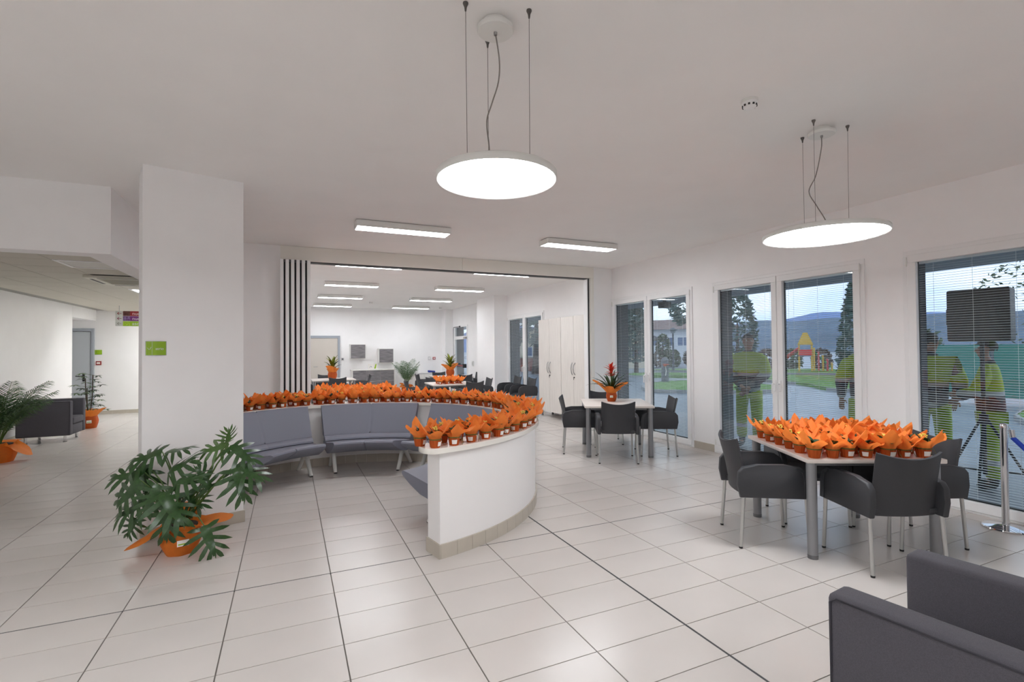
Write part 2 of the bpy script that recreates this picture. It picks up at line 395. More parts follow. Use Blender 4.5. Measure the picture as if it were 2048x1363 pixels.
# baseboards
def skirt_row(name, p0, p1, n, h=.105, th=.012, parent=None):
    p0, p1 = Vector(p0), Vector(p1); d = (p1 - p0) / n; ln = d.length
    st = struct(name, loc=(0, 0, 0)); b2 = nb(); box(b2, 0.0015, ln - .0015, -th, 0, 0, h, bev=.002, seg=1); me = mesh_of('skirting_tile', b2, SKIRT)
    for i in range(n): link('skirting_tile', me, st, p0 + d * i, math.atan2(d.y, d.x))
skirt_row('baseboard_far_corridor', (-4.5, 16.1, 0), (-1.5, 16.1, 0), 10, .09)
skirt_row('baseboard_right', (XR, 6.035, 0), (XR, 5.605, 0), 1, .11)
skirt_row('baseboard_right_near', (XR, 3.43, 0), (XR, 3.035, 0), 1, .11)
skirt_row('baseboard_back', (5.465, YB, 0), (XR - .013, YB, 0), 1, .105)
skirt_row('baseboard_left', (XL, 6.0, 0), (XL, 14.5, 0), 20, .09)

# ------------------------------------------------------------------ windows
HANDLE = None
def window(idx, y0, y1, h, leaves=2, stuff=False, slat_tilt=7, handles=True, left_handle=True):
    """french window filling the opening y0..y1; leaves hinged at the outer edges, blinds between the panes"""
    wd = struct('window_%d' % idx, loc=(XR, (y0 + y1) / 2, 0)); W = (y1 - y0) / 2
    b2 = nb(); f = .045
    for q in ((-W - .012, W + .012, h - f, h + .012), (-W - .012, W + .012, -.0, .03)): box(b2, -.018, .055, q[0], q[1], q[2], q[3], bev=.003, seg=1)
    for q in ((-W - .012, -W + f), (W - f, W + .012)): box(b2, -.018, .055, q[0], q[1], .03, h - f, bev=.003, seg=1)
    obj('outer_frame', b2, WHITE, wd, 35)
    lw = (2 * W - 2 * f + .03) / leaves; me = None
    for k in range(leaves):
        a = -W + f - .015 + k * lw + .003; b = a + lw - .006; s = .078
        b2 = nb(); z0, z1 = .022, h - f + .015
        box(b2, -.03, .05, a, b, z1 - s, z1, bev=.004, seg=1); box(b2, -.03, .05, a, b, z0, z0 + s + .01, bev=.004, seg=1)
        box(b2, -.03, .05, a, a + s, z0 + s + .01, z1 - s, bev=.004, seg=1); box(b2, -.03, .05, b - s, b, z0 + s + .01, z1 - s, bev=.004, seg=1)
        sash = obj('sash', b2, WHITE, wd, 35)
        ga, gb, gz0, gz1 = a + s, b - s, z0 + s + .01, z1 - s
        b2 = nb(); box(b2, .012, .016, ga, gb, gz0, gz1); obj('glass_pane', b2, GLASS, sash)
        b2 = nb()
        for q in ((ga, ga + .006, gz0, gz1), (gb - .006, gb, gz0, gz1), (ga, gb, gz0, gz0 + .012)): box(b2, .016, .044, q[0], q[1], q[2], q[3])
        obj('spacer', b2, BLACKP, sash)
        b2 = nb(); box(b2, .02, .04, ga + .007, gb - .007, gz1 - .022, gz1); obj('blind_headrail', b2, SLAT, sash)
        b2 = nb()
        for q in (ga + .13, (ga + gb) / 2, gb - .13): box(b2, .0205, .0215, q - .0012, q + .0012, gz0 + .02, gz1 - .02)
        box(b2, .0205, .0215, ga + .05 if k else gb - .06, (ga + .0525) if k else gb - .0575, .9, gz1 - .02)
        obj('blind_cord', b2, WHITE, sash)
        pitch_ = .0235; n = int((gz1 - gz0 - .04) / pitch_)
        c_, s_ = math.cos(rad(slat_tilt)), math.sin(rad(slat_tilt))
        b2 = nb()
        if not stuff:
            if me is None:
                hw_ = .0105
                prism(b2, [(-hw_ * c_, -hw_ * s_), (-hw_ * .4, .0016), (hw_ * .4, .0024), (hw_ * c_, hw_ * s_), (hw_ * c_, hw_ * s_ - .0009), (hw_ * .4, .0015), (-hw_ * .4, .0007), (-hw_ * c_, -hw_ * s_ - .0009)], -(gb - ga) / 2 + .008, (gb - ga) / 2 - .008, axis='y')
                me = mesh_of('slat', b2, SLAT)
            for i in range(n): link('slat', me, wd, (.03, (ga + gb) / 2, gz0 + .03 + i * pitch_))
        else:
            for i in range(n):
                z = gz0 + .03 + i * pitch_
                b2.faces.new([b2.verts.new(p) for p in ((.0225, ga + .008, z + .0075 * s_), (.0375, ga + .008, z - .0075 * s_), (.0375, gb - .008, z - .0075 * s_), (.0225, gb - .008, z + .0075 * s_))])
            o = obj('slats', b2, SLAT, wd); o['kind'] = 'stuff'
        if handles:
            yc = (b - .035) if k == 0 and leaves == 2 else a + .035
            b2 = nb(); box(b2, -.042, -.03, yc - .016, yc + .016, 1.0, 1.15, bev=.004, seg=1); obj('handle_plate', b2, WHITE, sash, 35)
            b2 = nb(); tube(b2, [(-.04, yc, 1.10), (-.075, yc, 1.10), (-.085, yc, 1.09), (-.085, yc, .97)], .010, 8); obj('handle', b2, WHITE, sash, 40)
        b2 = nb(); yh = a - .004 if k == 0 else b + .004
        for zz in (h - .14, .12): tube(b2, [(-.034, yh, zz), (-.034, yh, zz + .09)], .008, 8)
        obj('hinge', b2, LAMPW, sash, 40)
    return wd
window(1, 6.04, 8.185, 2.555); window(2, 3.435, 5.60, 2.555); window(3, .88, 3.03, 2.555)
window(4, 11.10, 13.36, 2.555, stuff=True, slat_tilt=32); window(5, 14.92, 16.0, 2.555, leaves=1, stuff=True, slat_tilt=32)

# door with panic bar, far right
dr = struct('door_1', loc=(XR, 17.75, 0))
b2 = nb()
for q in ((-.79, .79, 2.44, 2.5), (-.79, .79, 1.98, 2.1), (-.79, .79, 0, .12)): box(b2, -.02, .05, q[0], q[1], q[2], q[3], bev=.003, seg=1)
for q in ((-.79, -.68), (.68, .79)): box(b2, -.02, .05, q[0], q[1], .12, 1.98); box(b2, -.02, .05, q[0], q[1], 2.1, 2.44)
obj('door_frame', b2, WHITE, dr)
for q in ((.12, 1.98), (2.1, 2.44)):
    b2 = nb(); box(b2, .012, .016, -.68, .68, q[0], q[1]); obj('glass_pane', b2, GLASS, dr)
    b2 = nb()
    for i in range(int((q[1] - q[0]) / .0235)):
        z = q[0] + .012 + i * .0235; b2.faces.new([b2.verts.new(p) for p in ((.0225, -.67, z), (.0375, -.67, z), (.0375, .67, z), (.0225, .67, z))])
    o = obj('slats', b2, SLAT, dr); o['kind'] = 'stuff'
b2 = nb(); tube(b2, [(-.11, -.6, 1.0), (-.11, .6, 1.0)], .03, 10); bar = obj('panic_bar', b2, RED, dr, 40)
for y in (-.62, .62):
    b2 = nb(); box(b2, -.14, -.02, y - .05, y + .05, .93, 1.07, bev=.01); obj('bar_bracket', b2, BLACKP, bar, 35)
b2 = nb(); box(b2, -.09, -.02, -.75, -.5, 1.99, 2.06, bev=.008); obj('door_closer', b2, STEEL, dr, 35)
o = bpy.data.objects.new('alarm_cable', None)
b2 = nb(); tube(b2, [(XR - .03, 18.6, .55), (XR - .03, 18.6, 2.42), (XR - .03, 18.56, 2.46), (XR - .03, 17.8, 2.46)], .012, 6); ball(b2, (XR - .04, 17.78, 2.46), .035, 1)
tag(obj('alarm_cable', b2, mat('cable_dark', '3a3a3c', .5), None, 40), 'dark cable conduit running up and over the emergency exit door', 'conduit')
bpy.data.objects.remove(o)

# beige door in the far room; grey door in the corridor
d2 = struct('door_2', loc=(1.21, YE, 0))
b2 = nb(); box(b2, -.52, .42, -.045, -.005, 0, 2.05, bev=.003, seg=1); obj('door_leaf', b2, BEIGE, d2)
b2 = nb()
for q in ((-.61, -.52, 0, 2.14), (.42, .5, 0, 2.14), (-.52, .42, 2.05, 2.14)): box(b2, q[0], q[1], -.07, 0, q[2], q[3], bev=.004, seg=1)
obj('door_frame', b2, GREYT, d2)
b2 = nb(); tube(b2, [(-.40, -.05, 1.02), (-.40, -.09, 1.02), (-.27, -.09, 1.02)], .01, 8); obj('door_handle', b2, STEEL, d2, 40)
d3 = struct('door_3', loc=(-5.05, 16.1, 0))
b2 = nb(); box(b2, -.5, .40, -.05, -.005, 0, 2.13, bev=.003, seg=1); obj('door_leaf', b2, GREYF, d3)
b2 = nb()
for q in ((-.58, -.5, 0, 2.22), (.41, .47, 0, 2.22), (-.5, .41, 2.14, 2.22)): box(b2, q[0], q[1], -.07, 0, q[2], q[3], bev=.004, seg=1)
obj('door_frame', b2, GREYT, d3)
b2 = nb(); box(b2, .24, .29, -.065, -.049, .86, 1.06, bev=.01); hp = obj('handle_plate', b2, BLACKP, d3, 35)
b2 = nb(); tube(b2, [(.265, -.05, 1.0), (.265, -.11, 1.0), (.12, -.11, 1.0)], .012, 8); obj('handle', b2, BLACKP, hp, 40)

# ------------------------------------------------------------------ folding partition
t = thing('folding_partition', 'white accordion folding wall pushed aside with black gaps, at left of the opening', 'partition', (-.1, YB + .08, 0))
for i in range(6):
    x0 = .0 + i * .074
    b2 = nb(); box(b2, x0 - .02, x0 + .028, -.24, .62, .02, 2.955, bev=.006, seg=1); pn = obj('folding_panel', b2, WHITE, t, 35)
    if i < 5:
        b2 = nb(); box(b2, x0 + .030, x0 + .053, -.20, .58, .02, 2.955); obj('bellows', b2, mat('bellows_black', '202024', .6), pn)
        b2 = nb(); box(b2, x0 + .028, x0 + .056, -.235, -.19, 2.915, 2.95); obj('hinge_cap', b2, mat('cap_grey', '4b4b4f', .5), pn)

# ------------------------------------------------------------------ lamps
def pendant(x, y, r, zd, label, wires, cz, sw):
    t = thing('pendant_lamp', label, 'lamp', (x, y, 0), 0, None)
    b2 = nb(); lathe(b2, [(r - .012, zd + .004), (r - .004, zd), (r, zd + .004), (r, zd + .03), (r - .006, zd + .036), (0, zd + .036)], 64, close=False); obj('lamp_ring', b2, LAMPW, t, 50)
    b2 = nb(); lathe(b2, [(0, zd + .006), (r - .012, zd + .006), (r - .012, zd + .02), (0, zd + .02)], 64, close=False); obj('diffuser', b2, DPEND, t)
    b2 = nb(); lathe(b2, [(.001, ZC - .05), (.085, ZC - .05), (.088, ZC - .046), (.088, ZC - .028), (.084, ZC - .025), (.062, ZC - .025), (.062, ZC), (.001, ZC)], 40); cp = obj('ceiling_canopy', b2, LAMPW, t, 40)
    b2 = nb(); lathe(b2, [(.001, ZC - .066), (.008, ZC - .066), (.009, ZC - .05), (.001, ZC - .05)], 12); obj('cable_gland', b2, STEEL, cp, 40)
    for wx, wy in wires:
        wx -= x; wy -= y
        b2 = nb(); tube(b2, [(wx, wy, ZC - .03), (wx * .98, wy * .98, zd + .03)], .0013, 6); wr = obj('suspension_wire', b2, mat('wire_steel', '77726f', .4, .6), t, 60)
        b2 = nb(); lathe(b2, [(.001, ZC), (.012, ZC), (.013, ZC - .006), (.006, ZC - .022), (.004, ZC - .04), (.001, ZC - .04)], 14, (wx, wy)); obj('wire_anchor', b2, mat('anchor_steel', '6e6a67', .35, .8), wr, 40)
    pts = []; K_ = sw
    for i in range(41):
        q = i / 40; j = max(k for k in range(len(K_) - 1) if K_[k][0] <= q + 1e-9)
        p0, p1, p2, p3 = K_[max(j - 1, 0)], K_[j], K_[j + 1], K_[min(j + 2, len(K_) - 1)]
        f_ = (q - p1[0]) / (p2[0] - p1[0]); h_ = p2[0] - p1[0]
        m1 = (p2[1] - p0[1]) / max(p2[0] - p0[0], 1e-6) * h_; m2 = (p3[1] - p1[1]) / max(p3[0] - p1[0], 1e-6) * h_
        o_ = (2 * f_ ** 3 - 3 * f_ ** 2 + 1) * p1[1] + (f_ ** 3 - 2 * f_ ** 2 + f_) * m1 + (3 * f_ ** 2 - 2 * f_ ** 3) * p2[1] + (f_ ** 3 - f_ ** 2) * m2
        pts.append((.912 * o_, -.411 * o_, ZC - .055 + (zd + .036 - ZC + .055) * q))
    b2 = nb(); tube(b2, pts, .0035, 7); obj('power_cable', b2, mat('cable_grey', '8d8782', .5), t, 60)
    return t
C2 = [(0, 0), (.12, -.003), (.42, -.05), (.58, -.10), (.73, -.045), (.89, .02), (1, .03)]
p1 = pendant(.92, 2.205, .292, 2.40, 'round white pendant lamp hanging lowest over the middle of the floor', [(.742, 2.133), (.936, 2.35), (1.032, 2.061)], None, [(0, 0), (.2, .018), (.35, .012), (.5, -.02), (.62, -.045), (.8, -.036), (1, -.03)])
b2 = nb()
for q in (0, 1): tube(b2, [(-.05 - .02 * q, .10, 2.436), (-.06 - .02 * q, .10, 2.49), (-.1 - .01 * q, .08, 2.505), (-.15, .06, 2.475 + .02 * q), (-.17, .05, 2.436)], .0025, 6)
obj('spare_leads', b2, mat('cable_grey', '8d8782', .5), p1, 60)
pendant(3.56, 2.345, .40, 2.385, 'wide round white pendant lamp over the flower table by the windows', [(3.575, 2.503), (3.371, 2.276), (3.684, 2.236)], None, C2)
for q_, (x_, y_) in enumerate(((-2.3, 2.2), (-2.3, -1.3), (.92, -1.3))):  # unseen pendants added to brighten the ceiling, floor and counter front
    pendant(x_, y_, .40, 2.395, 'added wide round pendant lamp %s' % ('over the left of the room, outside the picture', 'over the rear left of the room', 'over the rear middle of the room', 'over the rear right of the room')[q_], [(x_ - .17, y_ - .05), (x_ + .02, y_ + .17), (x_ + .12, y_ - .14)], None, C2)
def linear(x0, x1, y, label):
    t = thing('linear_ceiling_light', label, 'light', ((x0 + x1) / 2, y, ZC), 0, 'linear ceiling lights')
    hl = (x1 - x0) / 2; b2 = nb(); w_ = .13
    for q in ((-hl, hl, -w_, -w_ + .012), (-hl, hl, w_ - .012, w_), (-hl, -hl + .012, -w_ + .012, w_ - .012), (hl - .012, hl, -w_ + .012, w_ - .012)): box(b2, *q, -.085, -.008)
    box(b2, -hl + .012, hl - .012, -w_ + .012, w_ - .012, -.03, -.008); obj('housing', b2, LAMPW, t)
    b2 = nb(); box(b2, -hl + .014, hl - .014, -w_ + .014, w_ - .014, -.082, -.035); obj('diffuser', b2, DLINEAR, t)
    b2 = nb(); box(b2, -hl + .05, hl - .05, -w_ + .02, w_ - .02, -.008, 0); obj('mounting_plate', b2, STEEL, t)
    return t
for k, (x0, x1, side) in enumerate(((.745, 1.93, 'left'), (3.36, 4.56, 'right'))):
    for j, y in enumerate((6.31, 9.2, 12.08, 14.95, 17.8)):
        where = ['in front of the folding partition', 'just beyond the partition track', 'second beyond the partition', 'third beyond the partition', 'nearest the far wall'][j]
        linear(x0, x1 + (.03 * j if k else .01 * j), y, 'white linear ceiling light %s, %s row' % (where, side))
def smoke(x, y, label, s=1.0):
    t = thing('smoke_detector', label, 'smoke detector', (x, y, ZC))
    b2 = nb(); lathe(b2, [(.001, 0), (.052, 0), (.052, -.014), (.05, -.018), (.001, -.018)], 28); obj('base', b2, LAMPW, t, 40)
    b2 = nb(); lathe(b2, [(.001, -.018), (.047, -.018), (.046, -.032), (.036, -.05), (.028, -.056), (.001, -.056)], 28); hd_ = obj('head', b2, WHITE, t, 40)
    b2 = nb()
    for k in range(10):
        a = 2 * PI * k / 10; M = Matrix.Rotation(a, 4, 'Z'); box(b2, .040, .0455, -.006, .006, -.045, -.034, M=M)
    obj('vents', b2, BLACKP, hd_)
smoke(2.714, 2.254, 'white smoke detector on the ceiling near the wide pendant lamp'); smoke(2.44, 16.6, 'small smoke detector on far room ceiling between the light rows'); smoke(5.15, 17.9, 'flat white detector on far room ceiling near the corner pier')

# ------------------------------------------------------------------ curved counter and benches
CX, CY = .63, 5.60
A0, A1 = -77.8, 168.0
t = thing('curved_counter', 'white curved counter wall wrapping round the grey benches, with tiled skirting', 'counter', (CX, CY, 0))
b2 = nb(); sweep(b2, [(1.765, 0), (1.965, 0), (1.965, .80), (1.765, .80)], A0, A1, 96); obj('counter_wall', b2, mat('counter_paint', 'efedec', .6), t, 30)
def topshape(a):
    s = min(a - (A0 - 3.2), (A1 + 1.5) - a) * rad(1) * 1.87; L_ = .11
    k = 1 if s > L_ else max(.05, (1 - (1 - s / L_) ** 2.6)) ** (1 / 2.6)
    hw = .137 * k; c = 1.868
    return [(c - hw, .802), (c - hw + .003, .80), (c + hw - .003, .80), (c + hw, .802), (c + hw, .838), (c + hw - .004, .842), (c - hw + .004, .842), (c - hw, .838)]
b2 = nb()
angs = 0
CTOP = mat('counter_top', 'eae7df', .25, var=.02, scale=6)
al = [A0 - 3.2 + i * .25 for i in range(18)] + [A0 + 2 + i * (A1 - A0 - 4) / 90 for i in range(91)] + [A1 - 2.6 + i * .25 for i in range(17)]
rings = []
for a in sorted(al): rings.append([b2.verts.new((r * math.cos(rad(a)), r * math.sin(rad(a)), z)) for r, z in topshape(a)])
for A, B in zip(rings, rings[1:]):
    for i in range(8): b2.faces.new((A[i], A[(i + 1) % 8], B[(i + 1) % 8], B[i]))
b2.faces.new(rings[0][::-1]); b2.faces.new(rings[-1]); obj('worktop', b2, CTOP, t, 30)
st = 4.28
b2 = nb(); sweep(b2, [(1.966, 0), (1.977, 0), (1.977, .108), (1.966, .11)], .045, st - .045, 3); mo = mesh_of('skirting_tile', b2, SKIRT)
b2 = nb(); sweep(b2, [(1.753, 0), (1.764, 0), (1.764, .11), (1.753, .108)], .05, st * 1.1 - .05, 3); mi = mesh_of('skirting_tile', b2, SKIRT)
k = 0
while A0 + (k + 1) * st <= A1: link('skirting_tile', mo, t, (0, 0, 0), rad(A0 + k * st)); k += 1
k = 0
while A0 + (k + 1) * st * 1.1 <= A1: link('skirting_tile', mi, t, (0, 0, 0), rad(A0 + k * st * 1.1)); k += 1
b2 = nb(); M = Matrix.Rotation(rad(A0), 4, 'Z')
box(b2, 1.753, 1.977, -.012, -.0005, 0, .108, M=M); obj('skirting_tile', b2, SKIRT, t)
def bench(mid, half, label):
    t = thing('curved_bench', label, 'bench', (CX, CY, 0), rad(mid), 'grey curved benches')
    b2 = nb(); sweep(b2, [(1.665, .835), (1.655, .80), (1.50, .49), (1.49, .455), (1.53, .44), (1.59, .46), (1.70, .80), (1.695, .833), (1.68, .842)], -half, half, 30, groove=0); obj('backrest', b2, BENCHF, t, 30)
    b2 = nb(); sweep(b2, [(1.525, .452), (1.485, .453), (1.45, .44), (1.425, .415), (1.42, .395), (1.44, .385), (1.52, .40)], -half, half, 30, groove=0); obj('lumbar_roll', b2, BENCHF, t, 30)
    b2 = nb(); sweep(b2, [(1.50, .392), (1.42, .382), (1.30, .388), (1.0, .437), (.945, .443), (.915, .437), (.91, .42), (.93, .395), (1.05, .33), (1.20, .27), (1.32, .25), (1.46, .28), (1.54, .34), (1.545, .38)], -half, half, 30, groove=0); obj('seat', b2, BENCHF, t, 35)
    for s in (-1, 1):
        a = rad(s * (half - 4.0)); c, q = math.cos(a), math.sin(a)
        for rr, nm in ((1.225, 'leg'), (1.69, 'leg')):
            b2 = nb(); tube(b2, [(1.42 * c, 1.42 * q, .30), ((1.42 + (rr - 1.42) * .5) * c, (1.42 + (rr - 1.42) * .5) * q, .15), (rr * c, rr * q, .006)], [.03, .026, .022], 14); lg = obj(nm, b2, OFFW, t, 50)
            b2 = nb(); lathe(b2, [(.001, 0), (.022, 0), (.022, .008), (.001, .008)], 14, (rr * c, rr * q)); obj('foot', b2, BLACKP, lg)
    return t
bench(127, 23.2, 'grey curved bench nearest the column, behind the big leafy plant')
bench(75, 22.8, 'grey curved bench fully visible in the middle of the counter arc')
bench(22.5, 22.5, 'grey curved bench at right, seen above the flower row')
bench(-45, 22.5, 'grey curved bench mostly hidden behind the near end of the counter')

# ------------------------------------------------------------------ small wrapped pots
def wrapper_mesh(bm, r0, z0, petals, rise, base_rise, seed, n=44, m=6, rough=.006):
    rnd = random.Random(seed); rows = []
    ks = [(2 * PI * (i + rnd.uniform(-.18, .18)) / len(petals), h, o) for i, (h, o) in enumerate(petals)]
    ph = rnd.uniform(0, 6)
    for j in range(m + 1):
        row = []; t = j / m
        for i in range(n):
            a = 2 * PI * i / n; W = PI / len(petals); wsum = 0; best = (0, 0, 0)
            for kk, h, o in ks:
                dl = abs((a - kk + PI) % (2 * PI) - PI); q = max(0, 1 - dl / (W * 1.15))
                if q > best[0]: best = (q, h, o)
            q, h, o = best; q = q ** .9 if n < 50 else 1 - (1 - q) ** 2
            hh = base_rise + (h - base_rise) * q; oo = o * (.55 + .45 * q) if n < 50 else o * (.12 + .88 * q)
            rr = r0 + oo * (t ** (1.25 if n < 50 else 1.0)) + rough * math.sin(7 * a + ph) * t + rough * .6 * math.sin(13 * a + 2 * ph) * t
            zz = z0 + hh * (t ** .95) - (.25 * oo * t * t)
            row.append(bm.verts.new((rr * math.cos(a), rr * math.sin(a), zz)))
        rows.append(row)
    for A, B in zip(rows, rows[1:]):
        for i in range(n): bm.faces.new((A[i], A[(i + 1) % n], B[(i + 1) % n], B[i]))
def leafquad(bm, p, a, el, ln, wd, droop=.3, seg=3):
    """a bent pointed leaf starting at p, heading a, elevation el"""
    p = Vector(p); d = Vector((math.cos(a) * math.cos(el), math.sin(a) * math.cos(el), math.sin(el))); s = Vector((-math.sin(a), math.cos(a), 0))
    prev = None
    for i in range(seg + 1):
        t = i / seg; w_ = wd * math.sin(PI * min(.97, .12 + .88 * t)) * .5
        c = p + d * (ln * t) - Vector((0, 0, droop * ln * t * t))
        cur = (bm.verts.new(c - s * w_ + Vector((0, 0, w_ * .35))), bm.verts.new(c), bm.verts.new(c + s * w_ + Vector((0, 0, w_ * .35))))
        if prev:
            bm.faces.new((prev[0], prev[1], cur[1], cur[0])); bm.faces.new((prev[1], prev[2], cur[2], cur[1]))
        prev = cur
def small_pot(seed, petals, flowers):
    rnd = random.Random(seed)
    t = thing('potted_plant', 'x', 'potted plant')
    b2 = nb(); n = 28
    rings = []
    for r, z in ((.0335, 0), (.037, .02), (.0445, .06), (.045, .066)):
        rings.append([b2.verts.new(((r + .0013 * (-1) ** i) * math.cos(2 * PI * i / n), (r + .0013 * (-1) ** i) * math.sin(2 * PI * i / n), z)) for i in range(n)])
    b2.faces.new(rings[0][::-1]); b2.faces.new(rings[-1])
    for A, B in zip(rings, rings[1:]):
        for i in range(n): b2.faces.new((A[i], A[(i + 1) % n], B[(i + 1) % n], B[i]))
    obj('pot', b2, PAPERP, t)
    b2 = nb(); wrapper_mesh(b2, .043, .062, petals, .1, .045, seed); obj('wrapper', b2, PAPER, t, 60)
    b2 = nb()
    for i in range(15): leafquad(b2, (rnd.uniform(-.01, .01), rnd.uniform(-.01, .01), .066 + .002 * i), i * 2.4, rnd.uniform(.45, 1.15), rnd.uniform(.06, .095), rnd.uniform(.028, .042), .25)
    fo = obj('foliage', b2, LEAF, t)
    if flowers:
        b2 = nb()
        for i in range(12):
            a = rnd.uniform(0, 6.28); r = rnd.uniform(0, .03); ball(b2, (r * math.cos(a), r * math.sin(a), .138 + rnd.uniform(-.012, .014)), .0062, 1)
        obj('flower_buds', b2, YELF, fo)
    b2 = nb()
    for i in range(24):
        a0, a1 = 2 * PI * i / 24, 2 * PI * (i + 1) / 24
        b2.faces.new([b2.verts.new((.0468 * math.cos(q), .0468 * math.sin(q), z)) for q, z in ((a0, .058), (a1, .058), (a1, .066), (a0, .066))])
    bmesh.ops.remove_doubles(b2, verts=b2.verts, dist=1e-5)
    for s in (-1, 1): tube(b2, [(.045, 0, .062), (.056, .012 * s, .055), (.062, .02 * s, .03), (.068, .03 * s, .008)], .0016, 5)
    obj('ribbon', b2, RIB, t)
    b2 = nb(); M = Matrix.Rotation(rnd.uniform(-.6, .6) - PI / 2, 4, 'Z')
    sheet(b2, lambda u, v: M @ Vector(((.040 + .0085 * v) * math.cos((u - .5) * .85), (.040 + .0085 * v) * math.sin((u - .5) * .85), .014 + .032 * v)), 5, 2, -.0008); tg = obj('price_tag', b2, TAG, t)
    return t
POTS = []
for sd in range(6):
    rnd = random.Random(sd + 40)
    P = [(rnd.uniform(.09, .172), rnd.uniform(.06, .105)) for _ in range((5, 6, 4, 5, 6, 4)[sd])]
    if sd == 5: P = [(.12, .13), (.09, .07), (.15, .06), (.10, .08), (.13, .06)]
    POTS.append(small_pot(sd + 5, P, sd in (0, 2, 3)))
pot_i = [0]; used_pot = set()
def put_pot(x, y, z, label, group, rz=None, s=None):
    k = pot_i[0]; pot_i[0] += 1; p = POTS[(k * 5 + k // 6) % 6]
    rz = random.uniform(-.75, .75) if rz is None else rz; s = s or random.uniform(.97, 1.12)
    if p.name not in used_pot:
        used_pot.add(p.name); p.location = (x, y, z); p.rotation_euler = (0, 0, rz); p.scale = (s,) * 3; p['label'] = label; p['group'] = group; kids(p); return p
    return dup(p, (x, y, z), rz, label, group, s)
ZT = .8422
gcount = 'wrapped pots on the curved counter'
front = [(1.945, -78.6), (1.955, -73.9), (1.94, -68.8), (1.945, -63.7), (1.94, -59.3), (1.94, -54.6), (1.945, -49.8), (1.945, -45), (1.945, -40.2), (1.945, -35.4)]
outer = front + [(1.942, -30.6 + i * 4.62) for i in range(42)]
inner = [(1.815, -80.2), (1.80, -74.4), (1.80, -68.9), (1.80, -64)] + [(1.80, -59 + i * 4.9) for i in range(45)]
for nm, row in (('outer', outer), ('inner', inner)):
    for i, (r, a) in enumerate(row):
        rr = r + random.uniform(-.01, .006); aa = rad(a + random.uniform(-.5, .5))
        lb = 'orange-wrapped potted plant, %s from the near end in the counter\'s %s row' % (ordn(i + 1), nm)
        put_pot(CX + rr * math.cos(aa), CY + rr * math.sin(aa), ZT, lb, gcount)

# ------------------------------------------------------------------ armchairs in plastic, tables
def plastic_chair():
    t = thing('armchair_plastic', 'x', 'chair')
    b2 = nb()
    def back(u, v):
        y = -.232 + .464 * u; k = y / .232
        z0, z1 = .405, .812 + .04 * k * k
        z = z0 + (z1 - z0) * v
        x = -.205 - .035 * (1 - k * k) - .085 * v ** 1.4 + (.02 * abs(k) ** 3) * v
        return (x, y * (1 - .03 * (1 - v)), z)
    sheet(b2, back, 12, 8, -.016); obj('backrest', b2, CHAIRP, t, 50)
    b2 = nb()
    def seat(u, v):
        x = -.22 + .46 * u; y = -.236 + .472 * v
        return (x, y, .452 - .02 * math.sin(PI * v) * math.sin(PI * min(1, u * .95)) - .035 * max(0, u - .85) ** 1.0 / .15 * (u > .85))
    sheet(b2, seat, 12, 10, .03); obj('seat', b2, CHAIRP, t, 50)
    prof = [(-.255, .40), (-.275, .50), (-.268, .60), (-.235, .64), (-.12, .66), (.08, .662), (.19, .648), (.245, .61), (.268, .55), (.275, .40)]
    for s in (-1, 1):
        b2 = nb(); prism(b2, prof, s * .236 if s > 0 else -.284, .284 if s > 0 else -.236, axis='y', bev=.012, seg=2)
        ar = obj('armrest', b2, CHAIRP, t, 40)
        b2 = nb(); tube(b2, [(.215, s * .2865, .41), (.215, s * .2865, .55), (.20, s * .2865, .61), (.16, s * .2865, .635)], .004, 6); obj('rib', b2, CHAIRP, ar, 50)
        for xx, sp in ((-.225, -.03), (.235, .025)):
            b2 = nb(); tube(b2, [(xx, s * .255, .42), (xx + sp, s * .262, .012)], .0135, 10); lg = obj('leg', b2, ALU, t, 50)
            b2 = nb(); lathe(b2, [(.001, 0), (.014, 0), (.0145, .014), (.001, .016)], 10, (xx + sp, s * .262)); obj('foot_cap', b2, BLACKP, lg)
    return t
PC = plastic_chair(); pc_used = []
def chair(x, y, head, label, group):
    if not pc_used:
        pc_used.append(1); PC.location = (x, y, 0); PC.rotation_euler = (0, 0, rad(head)); PC['label'] = label; PC['group'] = group; kids(PC); return PC
    return dup(PC, (x, y, 0), rad(head), label, group)
def table(x, y, ang, label, w=1.0, d=1.04, h=.75, group='square tables'):
    t = thing('square_table', label, 'table', (x, y, 0), rad(ang), group)
    b2 = nb(); box(b2, -w / 2, w / 2, -d / 2, d / 2, h - .032, h, bev=.006); obj('tabletop', b2, BIRCH, t, 35)
    b2 = nb(); box(b2, -w / 2 + .10, w / 2 - .10, -d / 2 + .08, d / 2 - .08, h - .065, h - .033); obj('underframe', b2, GREYL, t)
    for sx in (-1, 1):
        for sy in (-1, 1):
            lx, ly = sx * (w / 2 - .055), sy * (d / 2 - .055)
            b2 = nb(); lathe(b2, [(.001, .03), (.036, .03), (.036, h - .034), (.001, h - .034)], 20, (lx, ly)); lg = obj('leg', b2, GREYL, t, 40)
            b2 = nb(); lathe(b2, [(.001, 0), (.036, 0), (.037, .024), (.034, .031), (.001, .031)], 20, (lx, ly)); obj('adjustable_foot', b2, mat('foot_grey', '6a6a6c', .5), lg, 40)
    return t
table(4.19, 2.70, -27, 'pale square table crowded with orange-wrapped pots by the window', 1.0, 1.04)
ta = rad(-27); tc_ = Vector((4.19, 2.70, .75))
